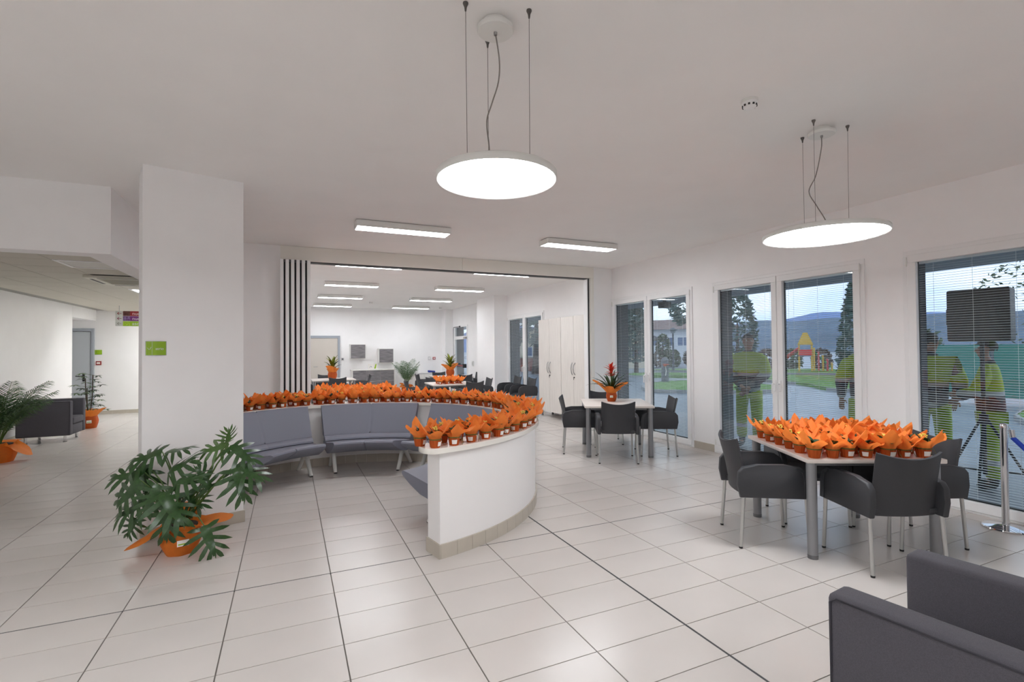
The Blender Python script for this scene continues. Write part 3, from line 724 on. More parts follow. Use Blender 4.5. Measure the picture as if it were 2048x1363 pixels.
for j in range(6):
    for i in range(7):
        lx, ly = -.43 + i * .135 + random.uniform(-.014, .014), -.455 + j * .165 + random.uniform(-.014, .014)
        p = tc_ + Matrix.Rotation(ta, 3, 'Z') @ Vector((lx, ly, 0.0005))
        put_pot(p.x, p.y, p.z, 'orange-wrapped pot on the right-hand table, %s from left in the %s row' % (ordn(i + 1), ['front', 'second', 'third', 'fourth', 'fifth', 'back'][j]), 'wrapped pots on the right-hand table', s=random.uniform(.98, 1.15))
g2 = 'chairs around the flower table'
chair(3.99, 2.24, 67, 'anthracite plastic armchair with its back to the viewer at the flower table', g2)
chair(3.61, 2.94, -32, 'anthracite plastic armchair at the left side of the flower table, seen sideways', g2)
chair(4.66, 2.42, 157, 'anthracite plastic armchair at the right side of the flower table near the barrier post', g2)
chair(4.42, 3.13, -125, 'anthracite plastic armchair tucked behind the flower table by the window', g2)
table(4.63, 6.39, -29, 'pale square table with a single red bromeliad in the middle', 1.0, 1.1)
g1 = 'chairs around the bromeliad table'
chair(4.255, 5.85, 61, 'anthracite plastic armchair turned back to the viewer at the bromeliad table', g1)
chair(4.13, 6.62, -29, 'anthracite plastic armchair left of the bromeliad table in front of the wardrobes', g1)
chair(5.07, 5.98, 152, 'anthracite plastic armchair right of the bromeliad table in front of the glass door', g1)
chair(4.90, 7.06, -118, 'anthracite plastic armchair half hidden behind the bromeliad table', g1)
# table hidden behind the counter
table(1.15, 9.75, 0, 'pale table heaped with orange pots just behind the curved counter', 1.3, 1.0)
for j in range(5):
    for i in range(8):
        put_pot(.56 + i * .165 + random.uniform(-.015, .015), 9.36 + j * .19 + random.uniform(-.015, .015), .7505, 'orange-wrapped pot on the table behind the counter, %s from left in its %s row' % (ordn(i + 1), ['front', 'second', 'third', 'fourth', 'back'][j]), 'wrapped pots on the table behind the counter', s=random.uniform(1.0, 1.18))

# ------------------------------------------------------------------ upholstered armchairs
def lounge(label, x, y, head):
    t = thing('lounge_armchair', label, 'armchair', (x, y, 0), rad(head), 'charcoal upholstered armchairs')
    for s in (-1, 1):
        b2 = nb(); box(b2, -.375, .375, min(s * .245, s * .367), max(s * .245, s * .367), .12, .735, bev=.022, seg=3); a = obj('armrest', b2, FABRIC, t, 40)
        b2 = nb()
        for q in (.363,):
            tube(b2, [(q, s * .3675, .14), (q, s * .3675, .705), (q - .02, s * .3675, .723), (-.355, s * .3675, .723), (-.363, s * .3675, .705), (-.363, s * .3675, .14)], .0035, 6)
        obj('piping', b2, mat('piping_dark', '3a383f', .9), a, 60)
    b2 = nb(); box(b2, -.375, -.25, -.2445, .2445, .12, .73, bev=.02, seg=3); obj('backrest', b2, FABRIC, t, 40)
    b2 = nb(); box(b2, -.249, .365, -.2445, .2445, .12, .30, bev=.012, seg=2); obj('seat_base', b2, FABRIC, t, 40)
    b2 = nb(); box(b2, -.249, .385, -.243, .243, .302, .43, bev=.03, seg=3); obj('seat_cushion', b2, FABRIC, t, 40)
    for sx in (-1, 1):
        for sy in (-1, 1):
            b2 = nb(); lathe(b2, [(.001, 0), (.032, 0), (.032, .006), (.022, .012), (.022, .121), (.001, .121)], 18, (sx * .27, sy * .27)); obj('leg', b2, CHROME, t, 40)
    return t
lounge('charcoal upholstered armchair in the foreground, only its two arms showing', 2.108, .807, 97)
lounge('charcoal upholstered armchair by the corridor wall between two potted plants', -3.93, 11.68, 0)

# ------------------------------------------------------------------ large plants
def big_pot(t, r0, r1, h, seed, petals, rise=.05, m=PAPERP, mw=PAPER2, rough=.012, tagp=True):
    b2 = nb(); n = 40; rings = []
    rnd = random.Random(seed)
    for k in range(6):
        q = k / 5; r = (r0 + (r1 - r0) * math.sin(min(1, q * 1.4) * PI * .5)) * (1 - .16 * max(0, q - .6) / .4)
        rings.append([b2.verts.new(((r + .012 * r1 / .14 * (abs(math.sin(3.5 * 2 * PI * i / n + .3)) - .5) * min(1, .4 + q)) * math.cos(2 * PI * i / n), (r + .012 * r1 / .14 * (abs(math.sin(3.5 * 2 * PI * i / n + .3)) - .5) * min(1, .4 + q)) * math.sin(2 * PI * i / n), h * q)) for i in range(n)])
    b2.faces.new(rings[0][::-1]); b2.faces.new(rings[-1])
    for A, B in zip(rings, rings[1:]):
        for i in range(n): b2.faces.new((A[i], A[(i + 1) % n], B[(i + 1) % n], B[i]))
    p = obj('pot', b2, m, t, 30)
    b2 = nb(); wrapper_mesh(b2, r1 * .84, h - .012, petals, 0, rise, seed, 56, 7, rough); obj('wrapper', b2, mw, t, 60)
    b2 = nb(); lathe(b2, [(.001, h + .002), (r1 * .8, h + .002), (r1 * .8, h + .012), (.001, h + .014)], 24); obj('soil', b2, SOIL, t)
    if tagp:
        b2 = nb(); M = Matrix.Rotation(rad(tagp), 4, 'Z')
        box(b2, r1 * 1.02, r1 * 1.02 + .003, -r1 * .27, r1 * .27, h * .45, h * .68, M=M); tg = obj('price_tag', b2, TAG, t)
        b2 = nb(); box(b2, r1 * 1.02 + .0031, r1 * 1.02 + .0036, -r1 * .22, r1 * .22, h * .5, h * .55, M=M); obj('tag_print', b2, GREEN, tg)
    return p
# philodendron by the column
px_, py_ = -.785, 4.70
t = thing('philodendron', 'big leafy philodendron in an orange-wrapped pot at the foot of the column', 'potted plant', (px_, py_, 0))
big_pot(t, .10, .145, .20, 3, [(.12, .25), (.17, .10), (-.05, .24), (.06, .03), (.13, .06)][:4], .045, tagp=-75, m=PAPER2)
def lobed_leaf():
    bm = nb(); nl = 5
    def pt(x, y): return Vector((x, y, -.22 * x * x - .55 * abs(y) ** 1.6 + .03 * math.sin(9 * x)))
    mid = []
    K = 24
    for i in range(K + 1): mid.append(i / K)
    spine = [bm.verts.new(pt(x, 0)) for x in mid]
    for s in (-1, 1):
        edge = []
        for i, x in enumerate(mid):
            wv = .13 + .06 * math.sin(PI * x)
            edge.append(bm.verts.new(pt(x * .98 + .02, s * wv * (1 - .65 * x) * (1 if x > .02 else .7))))
        for i in range(K): bm.faces.new((spine[i], spine[i + 1], edge[i + 1], edge[i]))
        for k in range(nl):
            i0 = int(k * K / nl); i1 = i0 + 3
            x = mid[i0 + 1]; ang = rad(108 - 78 * (k / (nl - 1)) ** .9); ln = (.36, .52, .54, .46, .34)[k]
            d = Vector((math.cos(ang), s * math.sin(ang))); nrm = Vector((-d.y, d.x)) * s
            a, b = edge[i0], edge[i1]; base = (a.co.xy + b.co.xy) / 2
            pa, pb = a, b
            for q, wq in ((.3, .066), (.62, .066), (.86, .034)):
                c = base + d * ln * q; na = bm.verts.new(pt(*(c - Vector((d.y, -d.x)) * -1 * s * wq * -1 if False else (c - nrm * -wq * -1)))); nb_ = bm.verts.new(pt(*(c + nrm * -wq * -1)))
                # keep winding: side nearer to the base end first
                if (na.co - pa.co).length > (nb_.co - pa.co).length: na, nb_ = nb_, na
                bm.faces.new((pa, pb, nb_, na)); pa, pb = na, nb_
            tip = bm.verts.new(pt(*(base + d * ln * 1.06))); bm.faces.new((pa, pb, tip))
    tip = bm.verts.new(pt(1.12, 0)); bm.faces.new((spine[-1], edge[-1], tip))
    return mesh_of('leaf', bm, PHIL, 60)
LM = lobed_leaf(); LML = LM.copy(); LML.materials.clear(); LML.materials.append(LEAFL)
PHILO = [((-0.929, 4.804, 0.785), (-1.167, 4.857, 0.746), 0.3), ((-0.922, 4.856, 0.767), (-0.756, 4.725, 0.848), 0.26), ((-0.877, 4.729, 0.628), (-0.709, 4.595, 0.784), 0.3), ((-1.057, 4.865, 0.618), (-1.276, 4.909, 0.612), 0.3), ((-1.046, 4.695, 0.596), (-1.241, 4.732, 0.412), 0.32), ((-0.881, 4.513, 0.526), (-0.767, 4.409, 0.402), 0.34), ((-0.845, 4.543, 0.419), (-0.858, 4.498, 0.209), 0.3), ((-1.013, 4.739, 0.426), (-1.251, 4.793, 0.327), 0.32), ((-1.109, 4.84, 0.273), (-1.181, 4.82, 0.129), 0.18), ((-0.598, 4.478, 0.25), (-0.521, 4.392, 0.069), 0.28), ((-0.446, 4.64, 0.832), (-0.606, 4.658, 0.806), 0.24), ((-0.426, 4.576, 0.833), (-0.247, 4.443, 0.713), 0.28), ((-0.392, 4.509, 0.683), (-0.194, 4.366, 0.606), 0.3), ((-0.38, 4.449, 0.675), (-0.318, 4.37, 0.481), 0.3), ((-0.57, 4.571, 0.5), (-0.641, 4.545, 0.67), 0.24), ((-0.806, 4.588, 0.574), (-0.645, 4.459, 0.651), 0.28), ((-0.907, 4.578, 0.577), (-0.957, 4.548, 0.47), 0.26), ((-1.033, 4.908, 0.646), (-1.138, 4.904, 0.457), 0.28), ((-0.764, 4.736, 0.454), (-0.675, 4.642, 0.4), 0.24), ((-0.451, 4.587, 0.853), (-0.428, 4.52, 0.93), 0.16)]
PO = Vector((px_, py_, 0))
for i, (a, b, s) in enumerate(PHILO):
    a, b = Vector(a), Vector(b); xa = (b - a).normalized(); vdir = (Vector((0, 0, 1.584)) - a).normalized()
    up = (Vector((0, 0, 1)) * .55 + vdir * .6 + Vector((random.uniform(-.2, .2), random.uniform(-.2, .2), 0)))
    ya = up.cross(xa).normalized(); za = xa.cross(ya)
    o = link('leaf', LML if i in (10, 19) else LM, t); s *= .86
    Mm = Matrix((xa, ya, za)).transposed().to_4x4(); Mm.translation = a - PO
    o.matrix_local = Mm @ Matrix.Diagonal((s, s, s, 1))
    c0 = Vector((random.uniform(-.04, .04), random.uniform(-.03, .03), .205)); c2 = a - PO; c1 = c0.lerp(c2, .5) + Vector((0, 0, .07 if c2.z > .3 else .14))
    b2 = nb(); tube(b2, [c0, c0.lerp(c1, .5) * .5 + c1 * .25 + c0 * .25, c1.lerp(c2, .4), c2], [.008, .007, .006, .004], 6); obj('petiole', b2, STEMM, t, 60)

def strap(bm, p, a, ln, wd, rise, droop, seg=7, curl=0):
    p = Vector(p); d = Vector((math.cos(a), math.sin(a), 0)); s = Vector((-math.sin(a), math.cos(a), 0)); prev = None
    for i in range(seg + 1):
        q = i / seg; ww = wd * (1 - q ** 2.5) * (.75 + .25 * math.sin(PI * q)) * .5 + .0008
        c = p + d * (ln * q) + Vector((0, 0, rise * q - droop * q * q)) + s * curl * q * q
        cur = (bm.verts.new(c - s * ww + Vector((0, 0, ww * .5))), bm.verts.new(c), bm.verts.new(c + s * ww + Vector((0, 0, ww * .5))))
        if prev:
            bm.faces.new((prev[0], prev[1], cur[1], cur[0])); bm.faces.new((prev[1], prev[2], cur[2], cur[1]))
        prev = cur
# bromeliad
t = thing('bromeliad', 'red-flowered bromeliad in an orange-wrapped pot on the pale table', 'potted plant', (4.654, 6.512, .7503), 0)
big_pot(t, .06, .085, .145, 9, [(.22, .22), (.14, .10), (.26, .22), (.15, .12), (.10, .12)], .07, tagp=-125)
rnd = random.Random(4)
for i in range(17):
    b2 = nb(); lv = i / 17; strap(b2, (0, 0, .15), i * 2.4, .40 * (1 - .45 * lv) + .02, .046, .34 + .16 * lv, .26 * (1 - .45 * lv)); obj('leaf', b2, LEAF, t, 60)
b2 = nb(); tube(b2, [(0, 0, .15), (.005, 0, .34), (0, .005, .50)], [.014, .013, .018], 8); obj('flower_stalk', b2, STEMM, t, 60)
b2 = nb()
for i in range(24): strap(b2, (0, 0, .38 + .007 * i), i * 2.4, (.10 + .05 * math.sin(i * .5)) * (1 if i < 16 else .75), .042, .075 + .002 * i, .04)
obj('red_bracts', b2, REDF, t, 60)
def croton(x, y, z, label, mleaf, seed):
    t = thing('croton', label, 'potted plant', (x, y, z), rad(seed * 40)); rnd = random.Random(seed)
    big_pot(t, .075, .10, .17, seed, [(.19, .17), (.10, .05), (.20, .16), (.11, .06)], .07, tagp=False)
    t.scale = (1.3,) * 3
    b2 = nb(); tube(b2, [(0, 0, .17), (0, 0, .36)], .01, 6); obj('stem', b2, BARK, t, 60)
    for i in range(16):
        b2 = nb(); lv = i / 16; strap(b2, (0, 0, .19 + .15 * lv), i * 2.4, .22 * (1 - .4 * lv), .075, .20 + .14 * lv, .10); obj('leaf', b2, CROT if i > 7 or rnd.random() > .5 else LEAF, t, 60)
    return t
croton(1.17, 15.55, .7503, 'yellow-green croton in orange paper on the far left table near the door', CROT, 2)
croton(4.67, 15.15, .7503, 'yellow-green croton in orange paper on the far table near the emergency exit', CROT, 5)
# palms
def palm(x, y, label, h, nf, seed, pot_r=.2, spread=1.0, pot_h=.26):
    t = thing('potted_palm', label, 'potted plant', (x, y, 0)); rnd = random.Random(seed)
    big_pot(t, pot_r * .8, pot_r, pot_h, seed, [(-.10, .24), (.08, .20), (.14, .14), (.02, .20), (.10, .16)], .07, tagp=False, m=PAPER2)
    for k in range(nf):
        a = k * 2.4 + rnd.uniform(-.3, .3); up = rnd.uniform(.55, 1.0); ln = h * rnd.uniform(.72, 1.0)
        reach = ln * (.30 + .45 * (1 - up) + .15 * rnd.random()) * spread; top = ln * (.55 + .42 * up)
        pts = []
        for i in range(13):
            q = i / 12; pts.append(Vector((math.cos(a) * reach * (q ** 1.5) + .03 * math.cos(a), math.sin(a) * reach * (q ** 1.5) + .03 * math.sin(a), pot_h + top * (q - .28 * q * q * q * (1.3 - up)))))
        b2 = nb(); tube(b2, pts, [.007 * (1 - .8 * i / 12) + .001 for i in range(13)], 5); fr = obj('frond', b2, STEMM, t, 60)
        b2 = nb()
        for i in range(4, 13):
            for f_ in (0, .33, .66):
                q = min(11.99, i + f_ - 1); j = int(q); p = pts[j].lerp(pts[j + 1], q - j); tg = (pts[j + 1] - pts[j]).normalized()
                sd = tg.cross(Vector((0, 0, 1))).normalized() if abs(tg.z) < .98 else Vector((math.sin(a), -math.cos(a), 0))
                ll = h * .24 * math.sin(PI * (.15 + .8 * (q - 3) / 9)) + .03
                for s in (-1, 1):
                    d = (sd * s * .85 + tg * .65 + Vector((0, 0, rnd.uniform(-.15, .1)))).normalized(); w_ = tg.cross(d).cross(d).normalized() * .0048 * (h / .9)
                    m_ = p + d * ll * .55; e_ = p + d * ll - Vector((0, 0, ll * .32))
                    A = [b2.verts.new(p - w_ * .5), b2.verts.new(p + w_ * .5), b2.verts.new(m_ + w_), b2.verts.new(m_ - w_)]
                    b2.faces.new(A); b2.faces.new((A[3], A[2], b2.verts.new(e_)))
        obj('leaflets', b2, PALM, fr)
    return t
palm(-3.90, 9.75, 'tall feathery palm in orange paper at the edge of the corridor, beside the armchair', 1.2, 24, 21, .21, 1.05, .25)
palm(3.93, 18.1, 'feathery potted palm beside the grey sideboard in the far room', 1.15, 12, 8, .19, 1.2, .3)
# umbrella tree in the corridor
t = thing('umbrella_tree', 'slender umbrella plant with whorled leaves in orange paper beyond the corridor armchair', 'potted plant', (-3.86, 13.27, 0)); rnd = random.Random(6)
big_pot(t, .12, .155, .26, 14, [(.22, .17), (.18, .20), (.24, .20), (.18, .14)], .10, tagp=-75, m=PAPERP)
for k, (dx, dy, hh) in enumerate(((.05, 0, 1.12), (-.07, .05, 1.05), (-.02, -.05, .85))):
    b2 = nb(); tube(b2, [(dx * .3, dy * .3, .25), (dx, dy, hh * .6), (dx * 1.2, dy, hh)], .009, 6); s_ = obj('stem', b2, BARK, t, 60)
    for i in range(13):
        z = .34 + (hh - .34) * i / 12; a = i * 2.4 + k; L_ = rnd.uniform(.14, .27) * (1.1 - .4 * i / 12)
        c = Vector((dx * z / hh * 1.1 + math.cos(a) * L_, dy * z / hh + math.sin(a) * L_, z + .04))
        b2 = nb(); tube(b2, [(dx * z / hh, dy * z / hh, z), c], .003, 4, False)
        for q in range(7): leafquad(b2, c, q * 2 * PI / 7 + a, rnd.uniform(-.3, .25), rnd.uniform(.085, .12), .036, .2, 3)
        obj('leaf_whorl', b2, LEAF if i % 3 else mat('leaf_mid', '47692f', .4, var=.3, scale=20), t, 60)

# ------------------------------------------------------------------ signs, call points, switches
t = thing('hanging_sign', 'hanging direction sign with red, purple and green rows in the corridor', 'sign', (-3.66, 14.2, 2.205))
for k, (cname, hx, wd_, ink) in enumerate((('green', '86ad1c', 'ascensore', 'c9cfc9'), ('purple', '6d1f73', 'nucleo', 'd8cfd8'), ('red', '8a1a22', 'nucleo', 'e0cfcf'))):
    z0 = .1175 * k
    b2 = nb(); box(b2, 0, .14, 0, .02, z0 + .002, z0 + .115); obj('arrow_panel', b2, mat('sign_grey', 'c9ccc8', .4), t)
    b2 = nb(); ac = ('8e9089', '7a1c4c', '8a1a22')[k]; zc_ = z0 + .058
    prism(b2, [(.03, zc_), (.065, zc_ + .035), (.074, zc_ + .027), (.05, zc_ + .005), (.115, zc_ + .005), (.115, zc_ - .005), (.05, zc_ - .005), (.074, zc_ - .027), (.065, zc_ - .035)], -.002, 0, axis='y'); obj('arrow', b2, mat('arrow_' + cname, ac, .5), t)
    b2 = nb(); box(b2, .142, .9, 0, .02, z0 + .002, z0 + .115); obj('colour_panel', b2, mat('sign_' + cname + '_row', hx, .4), t)
    b2 = nb(); box(b2, .145, .275, -.002, 0, z0 + .004, z0 + .113); obj('pictogram', b2, mat('picto_' + cname, ('a9c83c', '8a7aa8', '3a1012')[k], .5, col2=('86ad1c', '5a1f63', '6a4038')[k], scale=30), t)
    me = text_mesh(wd_, .105); me.materials.append(mat('ink_' + cname, ink, .5)); o = link('lettering', me, t, (.315, -.0015, zc_)); o.rotation_euler = (PI / 2, 0, 0)
for x_ in (.07, .83):
    b2 = nb(); tube(b2, [(x_, .01, .352), (x_, .01, ZF + .012 - 2.205)], .006, 6); obj('hanger', b2, STEEL, t, 60)
an = math.atan2(cdv.y, cdv.x)
t = thing('door_sign', 'green curved name plate on the front of the white column', 'sign', ca + cdv * .095 + Vector((0, 0, 1.62)), an)
b2 = nb(); sheet(b2, lambda u, v: (-.07 + .14 * u, -.004 - .012 * math.sin(PI * u), -.058 + .116 * v), 12, 1, .003); obj('plate', b2, GREEN, t, 50)
b2 = nb(); sheet(b2, lambda u, v: (-.074 + .148 * u, -.0005 - .012 * math.sin(PI * u), -.061 + .122 * v), 12, 1, -.001); obj('holder', b2, STEEL, t, 50)
b2 = nb(); box(b2, -.0285, -.027, -.0162, -.0140, -.056, .056); obj('divider_line', b2, TAG, t)
b2 = nb(); tube(b2, [(-.062, -.0125, .005), (-.052, -.0135, -.008), (-.042, -.0148, -.008), (-.034, -.0152, .012)], .0016, 5); obj('emblem_curve', b2, TAG, t, 60)
me = text_mesh('atrio', .03); me.materials.append(TAG); o = link('lettering', me, t, (-.005, -.0175, -.004)); o.rotation_euler = (PI / 2, 0, 0)
t = thing('door_sign', 'small green name plate beside the grey corridor door', 'sign', (-4.5, 16.1, 1.605))
b2 = nb(); sheet(b2, lambda u, v: (-.075 + .15 * u, -.004 - .012 * math.sin(PI * u), -.06 + .12 * v), 10, 1, .003); obj('plate', b2, GREEN, t, 50)
b2 = nb(); box(b2, -.045, -.04, -.014, -.011, -.03, .03); obj('print_mark', b2, LEAF, t)
def callpoint(x, y, z, label):
    t = thing('fire_call_point', label, 'alarm', (x, y, z))
    b2 = nb(); box(b2, -.055, .055, -.04, 0, -.05, .05, bev=.006); obj('case', b2, RED, t, 35)
    b2 = nb(); box(b2, -.036, .036, -.0425, -.0395, -.022, .022); obj('press_plate', b2, TAG, t)
callpoint(-4.49, 16.1, 1.325, 'red fire call point under the small green plate in the corridor')
callpoint(5.25, YE, 1.26, 'red fire call point on the far wall near the corner pier')
t = thing('light_switch', 'white light switch plate left of the far red call point', 'switch', (5.06, YE, 1.26))
b2 = nb(); box(b2, -.05, .05, -.012, 0, -.07, .07, bev=.003); obj('plate', b2, mat('switch_grey', 'd2d2d0', .4), t, 35)
b2 = nb(); box(b2, -.03, .03, -.016, -.011, -.045, .045); obj('rocker', b2, WHITE, t)
t = thing('thermostat', 'small dark thermostat on the far wall beside the beige door', 'thermostat', (1.80, YE, 1.28))
b2 = nb(); box(b2, -.055, .055, -.02, 0, -.055, .055, bev=.004); obj('case', b2, mat('switch_grey', 'd2d2d0', .4), t, 35)
b2 = nb(); box(b2, -.03, .03, -.022, -.019, -.03, .03); obj('display', b2, mat('display_dark', '50525a', .3), t)
t = thing('light_switch', 'grey switch box on the wall beside the emergency exit', 'switch', (XR, 16.4, 1.1), rad(90))
b2 = nb(); box(b2, -.05, .05, 0, .04, -.09, .09, bev=.004); obj('case', b2, mat('switch_grey', 'd2d2d0', .4), t, 35)
b2 = nb(); box(b2, -.03, .03, .04, .045, -.05, .05); obj('rocker', b2, STEEL, t)

# ------------------------------------------------------------------ far room furniture
def wardrobe(y0, y1, label):
    yc = (y0 + y1) / 2; t = thing('wardrobe', label, 'wardrobe', (5.5, yc, 0), 0, 'pale wooden wardrobes'); W = (y1 - y0) / 2
    b2 = nb(); box(b2, .02, .399, -W, W, .135, 2.285); obj('carcass', b2, PALEW, t)
    for s in (-1, 1):
        b2 = nb(); box(b2, 0, .019, min(s * .003, s * (W - .002)), max(s * .003, s * (W - .002)), .137, 2.283, bev=.002, seg=1); d = obj('door', b2, PALEW, t, 35)
        b2 = nb(); tube(b2, [(0, s * .06, 1.03), (-.03, s * .048, 1.08), (-.042, s * .044, 1.16), (-.03, s * .048, 1.24), (0, s * .06, 1.29)], .009, 8); obj('handle', b2, STEEL, d, 60)
    b2 = nb(); tube(b2, [(0, -.03, .98), (-.02, -.03, .98)], .014, 10); tube(b2, [(-.02, -.03, .99), (-.022, -.03, .93)], .006, 5); obj('lock_and_key', b2, BLACKP, t, 40)
    for x_ in (.06, .34):
        for s in (-1, 1):
            b2 = nb(); lathe(b2, [(.001, 0), (.03, 0), (.03, .02), (.024, .025), (.024, .136), (.001, .136)], 14, (x_, s * (W - .06))); obj('foot', b2, GREYL, t, 40)
wardrobe(9.575, 10.64, 'pale wood wardrobe at the window side, farther of the two'); wardrobe(8.5, 9.565, 'pale wood wardrobe nearer the partition jamb')
t = thing('sideboard', 'white sideboard with grey wood-grain drawers against the far wall', 'sideboard', (2.85, YE - .45, 0))
b2 = nb(); box(b2, -.77, .77, 0, .44, .06, .86); obj('carcass', b2, CABW, t)
b2 = nb(); box(b2, -.79, .79, -.03, .44, .86, .895, bev=.003, seg=1); obj('top', b2, CABW, t)
for i in range(3):
    for k in range(2):
        b2 = nb(); box(b2, -.735 + i * .493, -.735 + i * .493 + .483, -.02, -.001, .075 + k * .395, .455 + k * .395, bev=.002, seg=1); obj('drawer_front', b2, ZEBR, t, 35)
b2 = nb(); box(b2, -.74, .74, .03, .42, 0, .06); obj('plinth', b2, GREYL, t)
for x_, z_, lb in ((2.315, 1.555, 'grey wood-grain wall cabinet hung above the left of the sideboard'), (3.335, 1.39, 'grey wood-grain wall cabinet hung lower above the right of the sideboard')):
    t = thing('wall_cabinet', lb, 'cabinet', (x_, YE - .30, z_), 0, 'wall cabinets')
    b2 = nb(); box(b2, -.275, .275, .0, .299, -.27, .27); obj('body', b2, CABW, t)
    b2 = nb(); box(b2, -.255, .255, -.018, -.001, -.25, .25, bev=.002, seg=1); obj('door', b2, ZEBR, t, 35)
t = thing('picture_card', 'white card with a small blue sketch standing on the sideboard', 'card', (2.77, YE - .30, .895), rad(4))
b2 = nb(); box(b2, -.10, .10, 0, .012, 0, .20); obj('card', b2, TAG, t)
b2 = nb(); tube(b2, [(-.05, -.003, .05), (-.01, -.003, .12), (.03, -.003, .07), (.02, -.003, .11)], .007, 5); obj('sketch', b2, mat('sketch_blue', '4a5a8a', .6), t)
b2 = nb(); box(b2, -.03, .03, .012, .09, 0, .01); obj('stand', b2, TAG, t)
t = thing('picture_card', 'green and white card standing beside the sketched card on the sideboard', 'card', (2.94, YE - .28, .895), rad(-8))
b2 = nb(); box(b2, -.065, .065, 0, .012, 0, .21); obj('card', b2, TAG, t)
b2 = nb(); prism(b2, [(-.05, .02), (.01, .02), (.04, .19), (0, .19)], -.003, 0, axis='y'); obj('green_print', b2, GREEN, t)
b2 = nb(); box(b2, -.03, .03, .012, .09, 0, .01); obj('stand', b2, TAG, t)
t = thing('low_cabinet', 'low white cabinet against the far wall with a blue bag on it', 'cabinet', (4.75, YE - .42, 0))
b2 = nb(); box(b2, -.62, .62, 0, .41, .05, .69); obj('body', b2, mat('pale_grey', 'd9dde2', .4), t)
b2 = nb(); box(b2, -.64, .64, -.02, .41, .69, .715, bev=.003, seg=1); obj('top', b2, CABW, t)
for s in (-1, 1):
    b2 = nb(); box(b2, min(s * .005, s * .6), max(s * .005, s * .6), -.018, -.001, .07, .67); obj('door', b2, CABW, t)
b2 = nb(); box(b2, -.58, .58, .03, .39, 0, .05); obj('plinth', b2, GREYL, t)
t = thing('blue_bag', 'folded blue bag lying on the low white cabinet', 'bag', (5.08, YE - .25, .715), rad(-6))
b2 = nb(); box(b2, -.14, .14, -.08, .08, 0, .09, bev=.03, seg=3)
for v in b2.verts: v.co.z *= 1 - .35 * (v.co.x + .14) / .28
obj('body', b2, mat('bag_blue', '2a3f9a', .6, var=.3, scale=15), t, 50)
b2 = nb(); tube(b2, [(-.08, -.082, .04), (-.05, -.10, .06), (.02, -.10, .05), (.06, -.082, .03)], .006, 6); obj('handle', b2, mat('bag_dark', '1c2a66', .6), t, 60)
table(1.20, 15.7, 0, 'pale table with a croton, far left near the beige door', 1.2, 1.1); table(3.72, 12.1, -4, 'pale table with a few orange pots in the middle of the far room', 1.1, 1.1); table(4.75, 15.3, 0, 'pale table with a croton near the emergency exit', 1.2, 1.0)
gb = 'chairs in the far room'
for a in ((1.25, 14.85, 88, 'anthracite armchair with its back to the counter at the table left of the sideboard'), (.36, 15.5, 5, 'anthracite armchair at the left end of the croton table by the folding wall'), (2.0, 15.75, 172, 'anthracite armchair at the right end of the croton table beside the sideboard'), (1.05, 16.5, -92, 'anthracite armchair behind the croton table in front of the beige door'),
          (3.95, 11.2, 95, 'anthracite armchair with its back to the counter at the table of few orange pots'), (2.88, 12.1, -4, 'anthracite armchair at the left of the table with few orange pots'), (4.55, 12.15, 178, 'anthracite armchair at the right of the table with few orange pots'), (3.6, 12.95, -92, 'anthracite armchair behind the table with few orange pots'),
          (4.85, 14.5, 92, 'anthracite armchair with its back to the room at the croton table by the exit'), (5.42, 15.3, 180, 'anthracite armchair between the croton table and the narrow window'), (4.65, 16.1, -88, 'anthracite armchair behind the croton table in front of the exit'), (3.92, 15.35, 0, 'anthracite armchair on the palm side of the exit croton table'),
          (5.52, 11.55, 180, 'anthracite armchair against the window next to the wardrobe'), (5.55, 12.5, 180, 'anthracite armchair against the window beside the white pier')):
    chair(*a, gb)
for j in range(3):
    for i in range(4):
        put_pot(3.38 + i * .17 + random.uniform(-.015, .015), 11.75 + j * .17, .7505, 'orange-wrapped pot on the middle far-room table, %s from left in its %s row' % (ordn(i + 1), ['front', 'middle', 'back'][j]), 'wrapped pots on the far-room table', s=1.05)

# ------------------------------------------------------------------ barrier post
t = thing('barrier_post', 'polished chrome barrier post with a blue rope hook before the window', 'barrier', (5.66, 2.18, 0))
b2 = nb(); lathe(b2, [(.001, 0), (.155, 0), (.16, .006), (.155, .014), (.06, .026), (.03, .03), (.001, .03)], 48); obj('base', b2, CHROME, t, 50)
b2 = nb(); lathe(b2, [(.001, .03), (.026, .03), (.026, .865), (.029, .868), (.029, .885), (.024, .90), (.012, .908), (.001, .91)], 32); obj('post', b2, CHROME, t, 40)
b2 = nb(); rp = [(.05, -.02, .88)]
for i in range(17):
    q = i / 16; rp.append((.075 - .02 * q, -.03 - 1.35 * q, .80 - 1.55 * q * (1 - q) - .02))
tube(b2, rp[1:], .019, 12)
kids(t); dup(t, (5.71, .765, 0), 0, 'second chrome barrier post holding the far end of the blue rope')
r_ = thing('barrier_rope', 'blue velvet barrier rope drooping from the chrome post', 'rope', (5.66, 2.18, 0))
obj('rope', b2, mat('rope_blue', '1c3fae', .8, var=.3, scale=200), r_, 60)
b2 = nb(); tube(b2, [(.028, 0, .86), (.05, -.012, .875), (.062, -.02, .86), (.055, -.018, .845)], .004, 8); tube(b2, [(.066, -.026, .85), (.074, -.031, .785)], .021, 12); obj('rope_hook', b2, CHROME, r_, 50)

